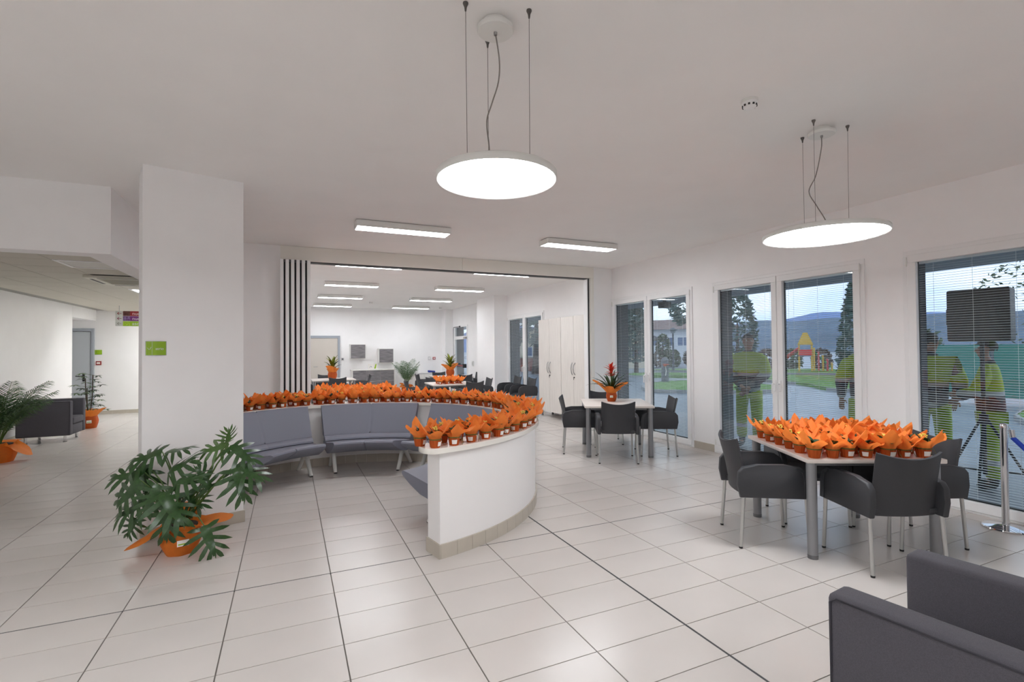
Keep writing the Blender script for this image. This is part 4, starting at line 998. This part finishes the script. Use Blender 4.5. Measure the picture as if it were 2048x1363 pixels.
# ------------------------------------------------------------------ outside
ASPH = mat('wet_asphalt', '78828f', .35, var=.2, scale=.6)
GRASS = mat('lawn_grass', '5f8a33', .9, var=.35, scale=2.5)
KERB = mat('kerb_concrete', '8d8f90', .8)
b2 = nb(); box(b2, 6.0, 420, -200, 420, -.4, -.1); struct('ground_outside', b2, ASPH)
b2 = nb(); box(b2, 6.0, 8.6, -6, 26, -.1, -.06); struct('porch_paving', b2, mat('porch_slab', '868c95', .5, var=.1, scale=3))
bm = nb(); box(bm, 6.28, 8.7, -6, 26, 2.68, 2.9); struct('ceiling_porch', bm, mat('porch_soffit', '9aa0a6', .8))
lawns = [([(12.7, 15.3), (13.5, 14.1), (15.2, 12.9), (17.4, 13.2), (18.8, 16.0), (17.2, 18.4), (14.6, 17.6)], 'rounded lawn island with a kerb nearest the glass doors'),
         ([(18.3, 23.5), (20.8, 20.2), (20.6, 15), (18.6, 11.8), (22, 10.4), (27, 14), (25.6, 20), (21, 25.6)], 'middle lawn strip beyond the near lawn island'),
         ([(24, 28.6), (25.5, 25.5), (29.2, 18), (33, 13.5), (36.5, 19), (31, 25.5), (26.5, 29)], 'far lawn in front of the playground and school'),
         ([(14, 5), (16, 2), (29, 4), (28, 8.2), (20, 6.6)], 'lawn beyond the loudspeaker and workers')]
for pl, lb in lawns:
    t = thing('lawn', lb, 'lawn', (0, 0, 0))
    c = Vector((sum(p[0] for p in pl) / len(pl), sum(p[1] for p in pl) / len(pl))); sm = []
    for i in range(len(pl)):
        p0, p1, p2, p3 = [Vector(pl[(i + k - 1) % len(pl)]) for k in range(4)]
        for q in (0, .25, .5, .75): sm.append(.5 * ((2 * p1) + (p2 - p0) * q + (2 * p0 - 5 * p1 + 4 * p2 - p3) * q * q + (3 * p1 - p0 - 3 * p2 + p3) * q ** 3))
    if sum(a.x * b.y - b.x * a.y for a, b in zip(sm, sm[1:] + sm[:1])) < 0: sm.reverse()
    b2 = nb(); prism(b2, [tuple(p) for p in sm], -.1, .02); obj('turf', b2, GRASS, t)
    big = [c + (p - c) * (1 + .14 / (p - c).length) for p in sm]
    b2 = nb()
    for i in range(len(sm)):
        k = (i + 1) % len(sm); vs = [b2.verts.new((p.x, p.y, z)) for p, z in ((sm[i], .03), (sm[k], .03), (big[k], .03), (big[i], .03), (big[k], -.1), (big[i], -.1))]
        b2.faces.new(vs[:4]); b2.faces.new((vs[3], vs[2], vs[4], vs[5]))
    obj('kerb', b2, KERB, t)
def blob_foliage(bm, c, rx, rz, n, size, rnd, cone=0.0):
    for i in range(n):
        u = rnd.uniform(-1, 1); a = rnd.uniform(0, 2 * PI); rr = rnd.uniform(.55, 1.0) ** .5
        k = (1 - cone * (u + 1) / 2)
        p = Vector((c[0] + rx * rr * k * math.cos(a) * math.sqrt(max(.02, 1 - u * u * (1 - cone))), c[1] + rx * rr * k * math.sin(a) * math.sqrt(max(.02, 1 - u * u * (1 - cone))), c[2] + rz * u))
        d1 = Vector((rnd.uniform(-1, 1), rnd.uniform(-1, 1), rnd.uniform(-.6, .6))).normalized() * size; d2 = Vector((rnd.uniform(-1, 1), rnd.uniform(-1, 1), rnd.uniform(-1, 1))).normalized() * size * .5
        bm.faces.new([bm.verts.new(p + q) for q in (-d1, d2, d1, -d2)])
def tree(x, y, label, th, rx, z0, z1, n, size, cone, mt, seed, name='tree', gz=-.1):
    t = thing(name, label, 'tree', (x, y, gz)); rnd = random.Random(seed)
    b2 = nb(); tube(b2, [(0, 0, 0), (.03, .02, th * .5), (0, 0, z0 + (z1 - z0) * .6)], [rx * .10 + .05, rx * .07 + .04, .03], 7); obj('trunk', b2, BARK, t, 60)
    b2 = nb(); blob_foliage(b2, (0, 0, (z0 + z1) / 2), rx, (z1 - z0) / 2, n, size, rnd, cone); o = obj('foliage', b2, mt, t); o['kind'] = 'stuff'
    return t
CONI = mat('conifer_green', '4a6660', .8, var=.3, scale=3); BUSH = mat('bush_green', '4b5d3c', .8, var=.4, scale=2); BROWNB = mat('hedge_brown', '6d5a4e', .8, var=.4, scale=2)
D = lambda k, dd: (k[0] * dd, k[1] * dd)
x, y = D((.620, .784), 34); tree(x, y, 'dark conifer showing above the cream house', 2, 1.2, .8, 4.9, 1500, .2, .7, CONI, 1)
x, y = D((.702, .712), 30); tree(x, y, 'spreading cedar with layered branches before the school', 3, 1.7, 2.9, 5.8, 1300, .18, .3, CONI, 2, gz=.02)
x, y = D((.752, .659), 26); tree(x, y, 'bushy tree seen behind the worker with clasped hands', 2, 1.0, .9, 4.2, 1300, .14, .25, CONI, 3)
x, y = D((.861, .508), 30); tree(x, y, 'tall dark cypress right of the playground', 2, 1.25, .3, 5.2, 1800, .18, .65, CONI, 4, gz=.02)
x, y = D((.945, .326), 24); tree(x, y, 'thin leafless-looking bush at the right edge of the last window', 2, 1.9, .6, 4.6, 700, .09, .1, BUSH, 5)
x, y = D((.888, .459), 37); tree(x, y, 'low bush left of the loudspeaker', 1, 2.0, .2, 2.9, 500, .3, .2, BUSH, 6)
tree(23.3, 26.6, 'small round-crowned young tree on the far lawn by the lamp post', 1.6, .5, 1.0, 2.5, 350, .14, .1, BUSH, 7, 'young_tree', .02)
x, y = D((.455, .89), 34); tree(x, y, 'broad tree outside the far room beside the gabled house', 2, 3.2, 2.0, 6.6, 900, .4, .3, CONI, 8)
for k, (dx, dd, m_) in enumerate(((.656, 46, BROWNB), (.672, 46, BUSH), (.697, 46, BROWNB), (.757, 44, BUSH), (.782, 44, BROWNB), (.807, 44, BUSH), (.832, 44, BROWNB))):
    yy = math.sqrt(1 - dx * dx); t = thing('hedge_shrub', '%s shrub in the far hedge row, %s from its left end' % ('brownish' if m_ is BROWNB else 'green', ordn(k + 1)), 'shrub', (dx * dd, yy * dd, -.1), 0, 'shrubs of the far hedge')
    b2 = nb(); blob_foliage(b2, (0, 0, .75), .72, .75, 260, .22, random.Random(k), .1); o = obj('foliage', b2, m_, t); o['kind'] = 'stuff'
    b2 = nb(); tube(b2, [(0, 0, 0), (0, 0, .7)], .06, 5); obj('stem', b2, BARK, t)
def facing(x, y): return math.atan2(y, x) - PI / 2
CREAM = mat('cream_render', 'd9cfb8', .8); WHITEB = mat('school_white', 'd3d6dc', .8); ROOFR = mat('roof_clay', 'a08a86', .8); ROOFG = mat('roof_slate', '6b6f78', .8); WGL = mat('far_glass', '5a6f94', .15)
# school
x, y = D((.69, .724), 62); t = thing('school_building', 'long white school with a flat clay roof and a row of blue windows', 'building', (x, y, -.1), facing(x, y))
b2 = nb(); box(b2, -9, 5, 0, 8, -.3, 3.9); obj('wall', b2, WHITEB, t)
b2 = nb(); prism(b2, [(-9.6, 3.9), (5.6, 3.9), (5.6, 4.15), (3, 5.0), (-6, 5.0), (-9.6, 4.15)], -.8, 8.6, axis='y'); obj('roof', b2, ROOFR, t)
for i in range(7):
    b2 = nb(); box(b2, -8.2 + i * 1.8, -6.8 + i * 1.8, -.06, .05, 1.9, 3.0); wn = obj('window', b2, WHITE, t)
    for s in (0, 1):
        b2 = nb(); box(b2, -8.12 + i * 1.8 + s * .66, -7.52 + i * 1.8 + s * .66, -.08, -.055, 1.98, 2.92); obj('pane', b2, WGL, wn)
def house(dx, dd, label, wd, eave, ridge, wm, rm):
    x, y = D((dx, math.sqrt(1 - dx * dx)), dd); t = thing('house', label, 'house', (x, y, -.1), facing(x, y))
    b2 = nb(); prism(b2, [(-wd, -.2), (wd, -.2), (wd, eave), (0, ridge), (-wd, eave)], 0, 7, axis='y'); obj('wall', b2, wm, t)
    for s in (-1, 1):
        b2 = nb(); a = (s * (wd + .5), eave - .25); q = (0, ridge + .05)
        prism(b2, [a, q, (0, ridge + .25), (a[0], a[1] + .2)] if s > 0 else [(a[0], a[1] + .2), (0, ridge + .25), q, a], -.5, 7.5, axis='y'); obj('roof_slope', b2, rm, t)
    for i in (-1, 1):
        b2 = nb(); box(b2, i * wd * .5 - .45, i * wd * .5 + .45, -.06, .03, eave * .35, eave * .75); wn = obj('window', b2, WHITE, t)
        b2 = nb(); box(b2, i * wd * .5 - .38, i * wd * .5 + .38, -.08, -.055, eave * .35 + .07, eave * .75 - .07); obj('pane', b2, WGL, wn)
house(.597, 43, 'cream house with a grey pitched roof seen through the doors by the bromeliad table', 2.6, 2.6, 3.7, CREAM, ROOFG)
house(.468, 52, 'gabled cream house outside the far room next to the wardrobe', 3.2, 2.6, 4.2, CREAM, ROOFG)
t = thing('brick_wall_low', 'low reddish wall in front of the gabled house outside the far room', 'wall', (18.2, 33.5, -.1), facing(18.2, 33.5))
b2 = nb(); box(b2, -3.2, 3.2, 0, .3, 0, 1.0, bev=.03); obj('wall', b2, mat('reddish_render', '9c5a50', .85, var=.2, scale=4), t)
b2 = nb(); box(b2, -3.3, 3.3, -.05, .35, 1.0, 1.08); obj('coping', b2, KERB, t)
# hills
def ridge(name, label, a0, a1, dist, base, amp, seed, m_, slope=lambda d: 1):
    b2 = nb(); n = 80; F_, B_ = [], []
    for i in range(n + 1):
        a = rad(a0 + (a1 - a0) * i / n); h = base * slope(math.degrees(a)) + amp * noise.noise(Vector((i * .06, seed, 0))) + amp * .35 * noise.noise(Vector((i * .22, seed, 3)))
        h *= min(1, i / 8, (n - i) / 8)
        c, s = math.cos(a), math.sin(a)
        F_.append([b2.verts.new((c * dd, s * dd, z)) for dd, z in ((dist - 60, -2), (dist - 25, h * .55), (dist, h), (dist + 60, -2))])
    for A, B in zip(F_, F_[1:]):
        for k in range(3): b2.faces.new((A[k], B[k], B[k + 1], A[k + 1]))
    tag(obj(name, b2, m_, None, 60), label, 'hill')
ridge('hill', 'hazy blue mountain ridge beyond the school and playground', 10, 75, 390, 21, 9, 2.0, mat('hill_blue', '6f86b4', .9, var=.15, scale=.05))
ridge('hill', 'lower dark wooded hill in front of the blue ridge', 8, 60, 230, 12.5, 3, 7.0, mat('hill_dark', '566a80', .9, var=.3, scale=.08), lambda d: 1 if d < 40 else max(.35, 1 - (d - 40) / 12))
t = thing('windbreak_fence', 'teal windbreak netting fence behind the workers and loudspeaker', 'fence', (18.6, 7.7, -.1), facing(18.6, 7.7))
for i in range(5):
    b2 = nb(); tube(b2, [(-1.2 + 1.5 * i, 0, 0), (-1.2 + 1.5 * i, 0, 1.75)], .04, 8); obj('post', b2, mat('post_grey', '4c535c', .5), t, 60)
    if i < 4:
        b2 = nb(); box(b2, -1.16 + 1.5 * i, .26 + 1.5 * i, -.01, .01, .15, 1.7); obj('netting', b2, mat('netting_teal', '2f7a70', .8), t)
# lamp post, bollard
t = thing('lamp_post', 'grey garden lamp post on the far lawn before the school', 'lamp post', (24.86, 27.33, .02))
b2 = nb(); tube(b2, [(0, 0, 0), (0, 0, .5), (0, 0, 2.6)], [.10, .07, .06], 10); obj('pole', b2, mat('post_grey', '4c535c', .5), t, 60)
b2 = nb(); lathe(b2, [(.001, 2.6), (.13, 2.62), (.2, 2.82), (.001, 2.84)], 14); obj('lantern', b2, mat('lantern_frost', '8a929c', .3), t, 40)
b2 = nb(); lathe(b2, [(.30, 2.84), (.28, 2.88), (.06, 3.0), (.001, 3.02)], 14); obj('cap', b2, mat('post_grey', '4c535c', .5), t, 40)
t = thing('bollard', 'dark grey bollard with orange flowers tied to it at the lawn edge', 'bollard', (15.96, 18.1, .02))
b2 = nb(); lathe(b2, [(.001, 0), (.17, 0), (.17, .95), (.15, 1.05), (.08, 1.12), (.001, 1.14)], 16); obj('post', b2, mat('post_grey', '4c535c', .5), t, 40)
b2 = nb()
for i in range(14): leafquad(b2, (-.11 + .02, -.14, .72 + .02 * (i % 4)), i * 2.4, random.uniform(.1, 1.2), .2, .14, .2)
obj('flower_bunch', b2, mat('salmon_petals', 'ee8a66', .6), t)
b2 = nb(); tube(b2, [(-.1, -.15, .72), (-.08, -.17, .5), (-.12, -.17, .3)], .02, 5); obj('ribbon_tail', b2, TAG, t)
t = thing('floodlight', 'small black floodlight hanging under the lintel outside the first glass door', 'lamp', (7.5, 8.49, 2.56))
b2 = nb(); box(b2, -.11, .11, -.09, .09, -.10, .03, bev=.01); obj('head', b2, BLACKP, t, 35)
b2 = nb(); box(b2, -.03, .03, -.02, .02, .03, .12); obj('bracket', b2, BLACKP, t)
# playground tower
px0, py0 = 30.6, 21.5
t = thing('play_tower', 'colourful play tower with a red slide, yellow roof and climbing ramp', 'playground', (px0, py0, .02), facing(px0, py0))
PR, PY, PG, PB = mat('play_red', 'd8383a', .4), mat('play_yellow', 'e0b040', .4), mat('play_green', '2fae6a', .4), mat('play_blue', '5a6a90', .5)
for sx in (-1, 1):
    for sy in (0, 1.0):
        b2 = nb(); box(b2, sx * .36 - .05, sx * .36 + .05, sy - .05, sy + .05, 0, 1.7); obj('post', b2, PY, t)
b2 = nb(); box(b2, -.42, .42, -.05, 1.05, .95, 1.03); obj('platform', b2, PB, t)
b2 = nb(); prism(b2, [(-.45, 1.7), (.45, 1.7), (.12, 2.5), (-.12, 2.5)], -.1, 1.1, axis='y'); obj('roof', b2, PY, t)
b2 = nb(); box(b2, -.36, .36, -.07, -.03, 1.0, 1.4); obj('front_panel', b2, PR, t)
b2 = nb(); sheet(b2, lambda u, v: (-.36 - 1.35 * u, -.1 + .6 * v, 1.32 - 1.1 * u + .2 * abs(v - .5) * 2), 8, 4, .06); obj('slide', b2, PR, t)
b2 = nb(); sheet(b2, lambda u, v: (.42 + 1.15 * u, .0 + .9 * v, 1.35 - 1.25 * u), 4, 2, .05); rp_ = obj('ramp', b2, PG, t)
for i in range(5):
    b2 = nb(); c_ = PR if i % 2 else PY; xx = .44 + .24 * i; box(b2, xx, xx + .09, -.06, .95, .02, 1.5 - .24 * i); obj('rail_post', b2, c_, rp_)

# ------------------------------------------------------------------ workers outside
def skinned(name, V, E_, m_, parent, root, sub=2, sx=1.0):
    me = bpy.data.meshes.new(name); me.from_pydata([(v[0].x / sx, v[0].y, v[0].z) for v in V], E_, []); o = bpy.data.objects.new(name, me); COL.objects.link(o)
    md = o.modifiers.new('skin', 'SKIN'); md.use_smooth_shade = True
    for i, v in enumerate(V):
        s = me.skin_vertices[0].data[i]; r = v[1]; s.radius = r if isinstance(r, tuple) else (r, r); s.use_root = (i == root)
    o.modifiers.new('sub', 'SUBSURF').levels = sub
    dg = bpy.context.evaluated_depsgraph_get(); m2 = bpy.data.meshes.new_from_object(o.evaluated_get(dg))
    bpy.data.objects.remove(o); m2.materials.clear(); m2.materials.append(m_)
    for v in m2.vertices: v.co.x *= sx
    for p in m2.polygons: p.use_smooth = True
    return link(name, m2, parent)
SKIN = mat('skin', 'a9785f', .5); HAIRM = mat('hair_dark', '1d1816', .7); BOOT = mat('boot_black', '1a1a1c', .6)
JK = lambda nm, hh: zbands(nm, [(0, '2a2d3a'), (.88 * hh, 'c6cac8'), (.93 * hh, '2a2d3a'), (1.12 * hh, 'c6cac8'), (1.17 * hh, 'b9d42a'), (1.50 * hh, '2a2d3a')])
TR = lambda nm, hh: zbands(nm, [(0, 'a9c62a'), (.30 * hh, 'c6cac8'), (.36 * hh, 'a9c62a')])
def person(label, x, y, head, H, arms, lean=0.0, look=0.0, hairlong=False, k=1.0):
    t = thing('person', label, 'person', (x, y, -.06), rad(head)); S = H / 1.78
    def P(a, b, c): return (a * S + lean * S * max(0, c - .95), b * S, c * S)
    V = []; E_ = []
    def add(p, r, par=None):
        V.append((Vector(p), (r[0] * S, r[1] * S) if isinstance(r, tuple) else r * S)); i = len(V) - 1
        if par is not None: E_.append((par, i))
        return i
    pel = add(P(0, 0, .95), .125); sp = add(P(.01, 0, 1.12), .115, pel); ch = add(P(0, 0, 1.32), .13, sp); nk0 = add(P(-.01, 0, 1.47), .065, ch); nk = add(P(.0, 0, 1.53), .052, nk0)
    cl, sl = math.cos(rad(look)), math.sin(rad(look))
    def Hd(a, b, c): return P(a * cl - b * sl + .01, a * sl + b * cl, c)
    jaw = add(Hd(.03, 0, 1.60), (.062, .055), nk); hd_ = add(Hd(.005, 0, 1.68), (.088, .075), jaw); add(Hd(-.005, 0, 1.735), (.06, .055), hd_)
    nose = add(Hd(.088, 0, 1.655), .014, hd_); add(Hd(.108, 0, 1.645), .010, nose)
    for s in (-1, 1): add(Hd(-.005, s * .083, 1.665), (.014, .02), hd_)
    wr = []
    for s, (el, wt) in zip((1, -1), arms):
        sh = add(P(0, s * .18, 1.43), .046, ch); e = add(P(*el), .032, sh); w_ = add(P(*wt), .030, e)
        d = (Vector(wt) - Vector(el)).normalized(); pm = add(P(*(Vector(wt) + d * .06)), (.024, .040), w_); wr.append((e, w_))
        sidev = d.cross(Vector((1, 0, 0))).normalized() if abs(d.x) < .9 else Vector((0, 0, 1)); cur = d.cross(sidev).normalized()
        for f_ in range(4):
            b0 = Vector(wt) + d * .095 + sidev * (.027 - .018 * f_); l_ = (.036, .042, .04, .032)[f_]
            a1 = add(P(*b0), .0098, pm); a2 = add(P(*(b0 + d * l_)), .009, a1); add(P(*(b0 + d * l_ * 1.6 + cur * l_ * .55)), .0078, a2)
        th = Vector(wt) + d * .035 + sidev * .045; a1 = add(P(*th), .0115, pm); add(P(*(th + d * .04 + sidev * .012 + cur * .02)), .0095, a1)
    for s in (-1, 1):
        hp = add(P(0, s * .095, .90), .088, pel); kn = add(P(.02, s * .11, .50), .055, hp); an_ = add(P(-.01, s * .115, .09), .036, kn); add(P(.10, s * .125, .048), .026, an_)
    skinned('body', V, E_, SKIN, t, 0, 2, .9)
    # jacket
    V, E_ = [], []
    a = add(P(0, 0, .87), .18); add(P(0, 0, .83), .13, a); b = add(P(.01, 0, 1.02), .185, a); c = add(P(.01, 0, 1.2), .185, b); d_ = add(P(0, 0, 1.36), .18, c); n_ = add(P(-.01, 0, 1.48), .10, d_); add(P(0, 0, 1.55), .085, n_)
    for s, (el, wt) in zip((1, -1), arms):
        sh = add(P(0, s * .195, 1.42), .102, d_); e = add(P(*el), .092, sh); m1 = add(P(*Vector(el).lerp(Vector(wt), .5)), .064, e); add(P(*Vector(el).lerp(Vector(wt), .96)), .056, m1)
    skinned('jacket', V, E_, JK(label[:12] + '_jacket', S), t, 1, 2, .8)
    V, E_ = [], []
    a = add(P(0, 0, .98), .145)
    for s in (-1, 1):
        hp = add(P(0, s * .10, .84), .108, a); kn = add(P(.02, s * .115, .48), .086, hp); add(P(-.01, s * .12, .12), .082, kn)
    skinned('trousers', V, E_, TR(label[:12] + '_trousers', S), t, 0)
    for s in (-1, 1):
        V, E_ = [], []
        a = add(P(-.01, s * .12, .17), .058); b = add(P(-.01, s * .12, .055), .05, a); add(P(.15, s * .13, .045), (.042, .05), b); skinned('boot', V, E_, BOOT, t, 0, 1)
    b2 = nb(); q = bmesh.ops.create_icosphere(b2, subdivisions=3, radius=1.0)
    hc = Vector(Hd(-.012, 0, 1.70)); bmesh.ops.transform(b2, matrix=Matrix.Translation(hc) @ Matrix.Rotation(rad(look), 4, 'Z') @ Matrix.Diagonal((.103 * S, .089 * S, .096 * S, 1)), verts=q['verts'])
    Mi = Matrix.Rotation(-rad(look), 3, 'Z')
    dl = [v for v in b2.verts if (Mi @ (v.co - hc)).z < (.015 * S if (Mi @ (v.co - hc)).x > .01 * S else -.05 * S)]
    bmesh.ops.delete(b2, geom=dl, context='VERTS'); obj('hair', b2, HAIRM, t, 60)
    for s in (-1, 1):
        b2 = nb(); ball(b2, Hd(.083, s * .032, 1.683), .0105 * S, 2); ey = obj('eye', b2, mat('eye_white', 'd8d4cc', .3), t, 60)
        b2 = nb(); ball(b2, Hd(.0915, s * .032, 1.683), .0045 * S, 1); obj('iris', b2, mat('iris', '2a1c14', .3), ey, 60)
    b2 = nb(); tube(b2, [Hd(.078, -.022, 1.618), Hd(.089, 0, 1.617), Hd(.078, .022, 1.618)], .005 * S, 6); obj('mouth', b2, mat('lips', '8a4f44', .5), t, 60)
    return t
person('person in yellow and navy hi-vis workwear with clasped hands, outside the middle glass door', 6.98, 5.90, 205, 1.86, [((.06, .27, 1.16), (.24, .05, .93)), ((.06, -.27, 1.16), (.26, -.03, .96))], 0, 20)
person('person in hi-vis jacket partly hidden by the right frame of the middle door', 7.15, 4.18, 60, 1.84, [((.02, .28, 1.14), (.10, .24, .90)), ((.02, -.28, 1.14), (.10, -.26, .90))], 0, 0)
person('person in hi-vis jacket seen from behind, left of the loudspeaker stand', 7.35, 3.52, 20, 1.80, [((.06, .28, 1.16), (.26, .12, 1.02)), ((.04, -.28, 1.15), (.18, -.22, .95))], .06, -15)
person('person in hi-vis jacket with folded arms behind the loudspeaker stand', 7.35, 2.93, 110, 1.70, [((.12, .27, 1.16), (.30, .02, 1.12)), ((.12, -.27, 1.16), (.30, -.02, 1.06))], .04, 10)
# loudspeaker on its stand
t = thing('loudspeaker', 'big black loudspeaker raised on a stand outside the last window', 'speaker', (6.85, 2.80, 1.63), rad(12))
b2 = nb(); prism(b2, [(-.16, -.25), (.10, -.25), (.15, -.19), (.15, .19), (.10, .25), (-.16, .25)], 0, .56, bev=.02, seg=2); cb_ = obj('cabinet', b2, BLACKP, t, 35)
b2 = nb(); prism(b2, [(.152, -.17), (.162, -.15), (.162, .15), (.152, .17)], .03, .53); obj('grille', b2, mat('grille_black', '242427', .7, bump=.4, scale=300), t)
b2 = nb(); box(b2, -.04, .04, .25, .285, .18, .36, bev=.008); obj('handle', b2, BLACKP, t, 35)
t = thing('speaker_stand', 'black tripod stand carrying the loudspeaker outside', 'stand', (6.83, 2.79, -.06))
b2 = nb(); tube(b2, [(0, 0, .25), (0, 0, 1.69)], .02, 10); obj('pole', b2, BLACKP, t, 60)
for k in range(3):
    a = 2 * PI * k / 3 + .5; b2 = nb(); tube(b2, [(.03 * math.cos(a), .03 * math.sin(a), .85), (.5 * math.cos(a), .5 * math.sin(a), .012)], .013, 8); tube(b2, [(.02 * math.cos(a), .02 * math.sin(a), .3), (.32 * math.cos(a), .32 * math.sin(a), .33)], .009, 6); obj('leg', b2, BLACKP, t, 60)
b2 = nb(); lathe(b2, [(.021, .80), (.04, .80), (.04, .90), (.021, .90)], 14); obj('collar', b2, BLACKP, t, 40)
